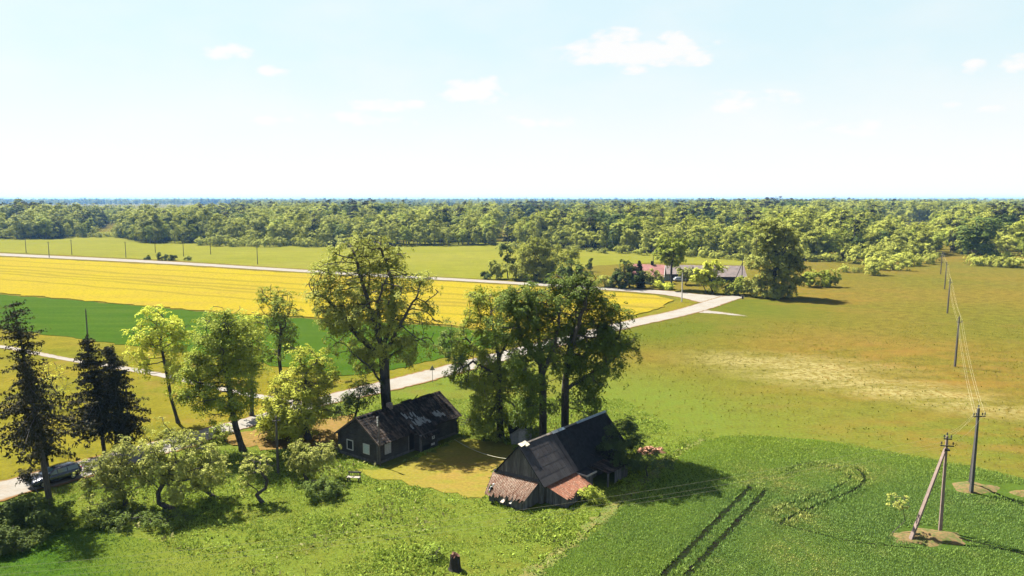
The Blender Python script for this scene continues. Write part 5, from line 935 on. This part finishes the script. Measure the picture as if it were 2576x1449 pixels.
mp = G(1868, 752); mb = MB(); mb.box(-.22, -.16, 0, .22, .16, .9); mb.box(-.26, -.2, .9, .26, .2, 1.05); o = mb.build('marker_post', plain('dark_marker', rgb(.06, .05, .045), .8)); o.location = mp; tag(o, 'short dark marker post at the road junction', 'post')
dp = G(1640, 1138); rs = random.Random(8); rub = empty('rubble_heap', dp, 0, 'heap of orange earth and rubble behind the willow bush', 'heap'); mb = MB()
for i in range(30): a_, r_ = rs.uniform(0, 6.28), rs.uniform(0, 1) ** .7; s_ = rs.uniform(.12, .38); M_ = Matrix.Translation((1.5 * r_ * math.cos(a_), 1.0 * r_ * math.sin(a_), .5 * (1 - r_) + .02)) @ Matrix.Rotation(rs.uniform(0, 3), 4, Vector((rs.random(), rs.random(), 1))); mb.box(-s_, -s_ * .7, -s_ * .4, s_, s_ * .7, s_ * .4, M_)
mb.build('rubble', plain('orange_rubble', rgb(.42, .22, .13), .9, 0, .5, 3.), rub)

# ---------------------------------------------------------------- far farm
M_redroof = plain('red_tile_roof', rgb(.30, .13, .11), .85, 0, .3, 1.); M_greenwall = plain('pale_green_wall', rgb(.30, .36, .30), .85, 0, .2, 1.); M_greyroof = plain('brown_grey_roof', rgb(.21, .17, .155), .9, 0, .3, .8); M_darkwall = plain('dark_boards', rgb(.045, .04, .036), .9, 0, .4, 2.)
def gable_house(name, label, cat, p0, rz, L, W_, hw, hr, wall, roof, ov=.5, ridge=None):
    """p0: near right corner; long side runs along local -x, gable faces +x, camera sees the side y = 0"""
    root = empty(name, p0, rz, label, cat); mb = MB(); mb.box(-L, 0, 0, 0, W_, hw)
    for x in (-.02, -L + .02): mb.add([(x, 0, hw), (x, W_, hw), (x, W_ / 2, hr - .1)], [(0, 1, 2), (2, 1, 0)])
    mb.build('wall', wall, root); mb = MB(); sl2 = (hr - hw) / (W_ / 2); ez = hw - ov * sl2
    mb.slab((-L - ov, -ov, ez), (ov, -ov, ez), (ov, W_ / 2, hr), (-L - ov, W_ / 2, hr), .12); mb.slab((ov, W_ + ov, ez), (-L - ov, W_ + ov, ez), (-L - ov, W_ / 2, hr), (ov, W_ / 2, hr), .12); mb.build('roof', roof, root); return root
fh = gable_house('farmhouse', 'far house with red roof and pale green gable', 'house', G(1666, 716), -.28, 9.5, 8.2, 3.0, 6.2, M_greenwall, M_redroof)
mb = MB(); mb.beam((.55, -.5, 2.45), (.55, 4.1, 6.2), .14, .2); mb.beam((.55, 8.7, 2.45), (.55, 4.1, 6.2), .14, .2); mb.build('barge_board', M_white, fh)
for y in (1.6, 5.6): mb = MB(); mb.box(.02, y, 1.0, .08, y + 1.1, 2.4); f_ = mb.build('window', M_white, fh); mb = MB(); mb.box(.08, y + .12, 1.12, .1, y + .98, 2.28); mb.build('pane', M_dark, f_)
for x in (-2.6, -5.6): mb = MB(); mb.box(x, -.08, 1.0, x + 1.2, -.02, 2.3); f_ = mb.build('window', M_white, fh); mb = MB(); mb.box(x + .12, -.1, 1.12, x + 1.08, -.08, 2.18); mb.build('pane', M_dark, f_)
mb = MB(); mb.box(-4.2, 3.8, 5.4, -3.3, 4.6, 7.3); mb.build('chimney', M_dark, fh)
g1_, g2_ = G(1748, 706), G(1872, 710)
sh = gable_house('cart_shed', 'far grey-roofed open shed with a pale car parked under it', 'shed', g1_, -.06, 12.5, 7.5, 2.7, 5.0, M_darkwall, M_greyroof, .7); mb = MB(); mb.box(-11.8, -.08, 0, -8.6, -.02, 2.4); mb.build('door', M_greenwall, sh); mb = MB(); mb.box(-7.6, -.06, 0, -2.5, -.02, 2.5); mb.build('dark_opening_panel', M_dark, sh)  # dark panel on the closed wall paints the shed's unlit inside
fb = gable_house('far_barn', 'far long low barn with brown-grey roof', 'barn', g2_, -.05, 15.5, 8.5, 2.4, 5.2, M_darkwall, M_greyroof, .8)
for x in (-11.5, -7.5): mb = MB(); mb.box(x, -.08, 0, x + 1.6, -.03, 2.0); mb.build('door', M_dark, fb)
mb = MB(); mb.box(-9.4, -.09, .1, -8.1, -.04, 1.4); mb.build('pale_panel', M_white, fb)
fc = G(1706, 705); make_car('parked_car', (fc.x, fc.y - 3.2, .02), .2, 'pale car standing in front of the far open shed', plain('pale_car_paint', rgb(.55, .57, .58), .35, .3, .02))

# ---------------------------------------------------------------- weeds, crop plants
def inside(x, y, poly):
    r_ = np.zeros(len(x), bool); n = len(poly)
    for i in range(n):
        (x0, y0), (x1, y1) = poly[i], poly[(i + 1) % n]
        if y0 == y1: continue
        c = ((y0 > y) != (y1 > y)) & (x < (x1 - x0) * (y - y0) / (y1 - y0) + x0); r_ ^= c
    return r_
W2 = lambda px: [tuple(G(*p)[:2]) for p in px]
def dist_poly(x, y, pl):
    d = np.full(len(x), 1e9)
    for (x0, y0), (x1, y1) in zip(pl, pl[1:]):
        L2 = (x1 - x0) ** 2 + (y1 - y0) ** 2; t_ = np.clip(((x - x0) * (x1 - x0) + (y - y0) * (y1 - y0)) / L2, 0, 1); d = np.minimum(d, np.hypot(x - x0 - t_ * (x1 - x0), y - y0 - t_ * (y1 - y0)))
    return d
def lump(x, y, s, k=0): return .5 + .25 * np.sin(x / s + 1.3 * np.sin(y / s * .7 + k)) + .25 * np.sin(y / s * 1.1 + 1.7 * np.sin(x / s * .6 + 2 + k))
hfoot = [tuple((house_p := Matrix.Translation((hx, hy, 0)) @ Matrix.Rotation(ha, 4, 'Z') @ Vector(p))[:2]) for p in ((-.3, -1.3, 0), (HL + .3, -1.3, 0), (HL + .3, HW + .3, 0), (-.3, HW + .3, 0))]
bfoot = [tuple(bw_(*p)[:2]) for p in ((-2.7, 0, 0), (-2.2, 6, 0), (0, 6, 0), (BL, BW, 0), (BL, -.2, 0), (11.2, -2.4, 0), (4.9, -2.2, 0), (.6, -2.4, 0), (-2.2, .3, 0))]
def plants(name, n, x0, x1, y0, y1, ok, hgt, mat, nq, label, cat, seed, wid=.5, lean=.5, asp=.3):
    rng = np.random.default_rng(seed); x, y = rng.uniform(x0, x1, n), rng.uniform(y0, y1, n); k = ok(x, y, rng); x, y = x[k], y[k]; h = hgt(x, y, rng)
    x, y, h = np.repeat(x, nq), np.repeat(y, nq), np.repeat(h, nq); m = len(x); a_ = rng.random(m) * 6.283; tilt = rng.random(m) * lean; hh = h * rng.uniform(.6, 1.15, m)
    d = np.stack([np.cos(a_) * np.sin(tilt), np.sin(a_) * np.sin(tilt), np.cos(tilt)], 1); side = np.stack([-np.sin(a_ + rng.normal(size=m) * .6), np.cos(a_), np.zeros(m)], 1)
    b = np.stack([x + rng.normal(size=m) * .08, y + rng.normal(size=m) * .08, np.full(m, .02)], 1); wv = (hh * asp)[:, None]
    V = np.stack([b, b + d * hh[:, None] * .65 + side * wv * .5, b + d * hh[:, None], b + d * hh[:, None] * .65 - side * wv * .5], 1)
    return tag(link(name, quad_mesh(name, V, mat)), label, cat, kind='stuff')
wp, yp, lp = W2(WHEAT), W2([(905, 1183), (960, 1180), (1060, 1150), (1160, 1100), (1250, 1108), (1300, 1130), (1262, 1165), (1240, 1195), (1222, 1238), (1215, 1256), (1150, 1246), (1060, 1228), (1000, 1212), (940, 1208)]), W2([(-260, 1560), (-260, 1440), (-60, 1412), (60, 1380), (150, 1335), (230, 1328), (330, 1350), (450, 1385), (560, 1425), (660, 1462), (760, 1510), (800, 1560)])
road_line = W2([((a[0] + b[0]) / 2, (a[1] + b[1]) / 2) for a, b in zip(road_up, road_lo)]); bare = W2([(590, 1125), (560, 1105), (600, 1085), (660, 1072), (750, 1060), (840, 1050), (905, 1040), (870, 1085), (850, 1130), (835, 1145), (760, 1120), (690, 1130)])
bigp = W2([(-60, 1300), (90, 1250), (330, 1180), (560, 1130), (840, 1140), (900, 1050), (1000, 985), (1130, 955), (1300, 940), (1560, 1000), (1700, 1080), (1800, 1090), (1600, 1250), (1340, 1470), (-60, 1470)])
def ok_weed(x, y, rng):
    k = inside(x, y, bigp) & ~inside(x, y, wp) & ~inside(x, y, yp) & ~inside(x, y, lp) & ~inside(x, y, hfoot) & ~inside(x, y, bfoot) & ~inside(x, y, bare) & (dist_poly(x, y, road_line) > 3.9); return k & (rng.random(len(x)) < .35 + .65 * (lump(x, y, 1.7) > .42))
plants('weeds', 130000, -52, 26, 46, 100, ok_weed, lambda x, y, r: .09 + .20 * lump(x, y, 2.3, 1) * r.random(len(x)) + .16 * (r.random(len(x)) < .03), L_weed, 4, 'tall rank weeds and nettles covering the ground round the old buildings', 'weeds', 3, lean=1.2, asp=.55)
plants('wild_flowers', 9000, -52, 26, 46, 100, lambda x, y, r: ok_weed(x, y, r) & (lump(x, y, 3.1, 4) > .66), lambda x, y, r: .3 + .2 * r.random(len(x)), leafmat('cream_umbel', A(170, 166, 100), A(150, 150, 76), .2), 1, 'pale flower heads scattered among the weeds', 'flowers', 4, lean=1.3, asp=.5)
# wheel tracks through the sown field
TRK = [[(1667, 1452), (1780, 1335), (1890, 1225)], [(1726, 1452), (1790, 1382), (1828, 1344), (1880, 1287), (1927, 1234)], [(1941, 1290), (2010, 1265), (2102, 1232), (2135, 1212), (2140, 1197), (2115, 1180), (2067, 1168), (2020, 1166), (1973, 1190)], [(1959, 1320), (1997, 1299), (2090, 1260), (2149, 1236), (2172, 1218), (2176, 1200), (2155, 1180)],
       [(1965, 1318), (2039, 1339), (2149, 1365), (2300, 1380)], [(2384, 1345), (2440, 1362), (2500, 1376), (2640, 1412)], [(2454, 1219), (2509, 1244), (2576, 1274), (2660, 1310)], [(2440, 1245), (2500, 1257), (2600, 1262)]]
TW = [.32, .32, .15, .22, .10, .2, .2, .08]
t = NT('shaded_track_soil'); p = t.pos(); M_trk = t.done(t.mix(t.rng(t.noise(p, 1.6, 5, .8), .42, .62), rgb(.010, .009, .007), A(70, 92, 40)), .95, 0., 0.)  # soil near black: the crop's shade on the tracks is put into its colour
tl = []
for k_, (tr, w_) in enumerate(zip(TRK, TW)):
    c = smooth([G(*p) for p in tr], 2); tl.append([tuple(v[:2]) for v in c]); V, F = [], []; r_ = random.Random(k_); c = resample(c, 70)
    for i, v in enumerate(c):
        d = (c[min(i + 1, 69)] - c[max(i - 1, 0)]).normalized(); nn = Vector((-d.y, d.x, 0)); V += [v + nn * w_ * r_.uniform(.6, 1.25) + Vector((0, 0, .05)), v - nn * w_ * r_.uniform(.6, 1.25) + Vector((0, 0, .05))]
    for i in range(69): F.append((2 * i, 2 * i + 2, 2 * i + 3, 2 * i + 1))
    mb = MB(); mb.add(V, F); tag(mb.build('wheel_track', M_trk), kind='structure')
t = NT('sown_crop_leaf'); p = t.pos(); r_ = t.island(); wg = G(2170, 1330); wn_ = t.noise(p, .12, 4, .6)
col = t.mix(t.math('MULTIPLY', t.ell(p, wg.x, wg.y, 26, 15, .2, .45), t.rng(wn_, .25, .5, .5, 1.)), t.mix(r_, A(206, 226, 92), A(180, 206, 78)), t.mix(r_, A(174, 202, 106), A(142, 180, 86)))
lod = None
for px_, py_, rx_, ry_ in ((2165, 1190, 3.2, 2.2), (1950, 1210, 2.2, 4), (1990, 1300, 2.6, 2.2), (2010, 1400, 2.4, 3.2), (2080, 1180, 4, 1.3), (1900, 1215, 1.4, 1.6)):
    g = G(px_, py_); e_ = t.ell(p, g.x, g.y, rx_, ry_, .5, .7); lod = e_ if lod is None else t.math('MAXIMUM', lod, e_)
col = t.mix(t.math('MULTIPLY', lod, t.rng(t.noise(p, .9, 4, .7), .38, .6)), col, A(226, 224, 120))
wl_ = t.noise(t.scale(p, 1, 1, 1), .35, 5, .65); col = t.mix(t.math('MULTIPLY', t.rng(wl_, .56, .68), .5), col, A(206, 214, 120)); col = t.mul(col, 2.08)
t.put(t.b.inputs['Base Color'], col); t.b.inputs['Roughness'].default_value = .8; t.b.inputs['Specular IOR Level'].default_value = .03; tr = t.node('ShaderNodeBsdfTranslucent'); t.l.new(col, tr.inputs[0]); mx = t.node('ShaderNodeMixShader'); mx.inputs[0].default_value = .25; t.l.new(t.b.outputs[0], mx.inputs[1]); t.l.new(tr.outputs[0], mx.inputs[2]); t.l.new(mx.outputs[0], t.out.inputs[0]); M_wl = t.m
moundp = [G(2345, 1352), G(2450, 1226), G(2572, 1240)]
def ok_wheat(x, y, rng):
    k = inside(x, y, wp)
    for m_ in moundp: k &= (np.hypot((x - m_.x) / 3.1, (y - m_.y) / 2.2) > .9 + .15 * rng.random(len(x)))
    for l_, w_ in zip(tl, TW): k &= dist_poly(x, y, l_) > w_ * (.75 + .7 * rng.random(len(x)))
    return k & (rng.random(len(x)) < np.clip(1.5 - (y - 45) / 70, .5, 1)) & (np.abs(x) < y * .9)
plants('wheat', 330000, -8, 80, 44, 92, ok_wheat, lambda x, y, r: .11 + .06 * lump(x, y, 3.5) + .07 * r.random(len(x)) + .2 * np.exp(-(np.minimum.reduce([dist_poly(x, y, l_) for l_ in tl[:4]]) / .6) ** 2), M_wl, 2, 'young green cereal crop filling the lower right field', 'crop', 7, lean=.75, asp=.34)  # plants raised beside the main tracks to shade them
plants('lawn_blades', 60000, -45, 10, 40, 62, lambda x, y, r: inside(x, y, lp), lambda x, y, r: .05 + .07 * r.random(len(x)), L_wheat, 2, 'short mown grass of the lawn at the lower left', 'grass', 11, lean=.9, asp=.5)
rg = np.random.default_rng(9)
def ok_mead(x, y, rng): return (~inside(x, y, wp)) & (~inside(x, y, bigp)) & (dist_poly(x, y, road_line) > 4.2) & (~inside(x, y, hfoot)) & (rng.random(len(x)) < .25 + .75 * (lump(x, y, 4.1, 2) > .5)) & (np.abs(x) < y * .78) & (x > -3 + (y - 100) * .3)
plants('meadow_tufts', 20000, -20, 120, 62, 165, ok_mead, lambda x, y, r: .10 + .16 * r.random(len(x)), leafmat('tuft_leaf', A(140, 134, 52), A(116, 122, 42), .25), 2, 'taller grass tufts dotted over the right meadow', 'grass', 8, lean=1.0, asp=.6)

# ---------------------------------------------------------------- summer haze
mb = MB(); mb.box(-15000, -190, -1, 15000, 17500, 42); hz_o = mb.build('haze', []); t = NT('haze_air'); t.n.remove(t.b)
pv = t.node('ShaderNodeVolumePrincipled'); pv.inputs['Color'].default_value = (.26, .55, 1., 1); pv.inputs['Density'].default_value = 7e-5; pv.inputs['Anisotropy'].default_value = .2; t.l.new(pv.outputs[0], t.out.inputs['Volume']); hz_o.data.materials.append(t.m); tag(hz_o, 'pale blue summer haze over the far land', 'haze', kind='stuff')
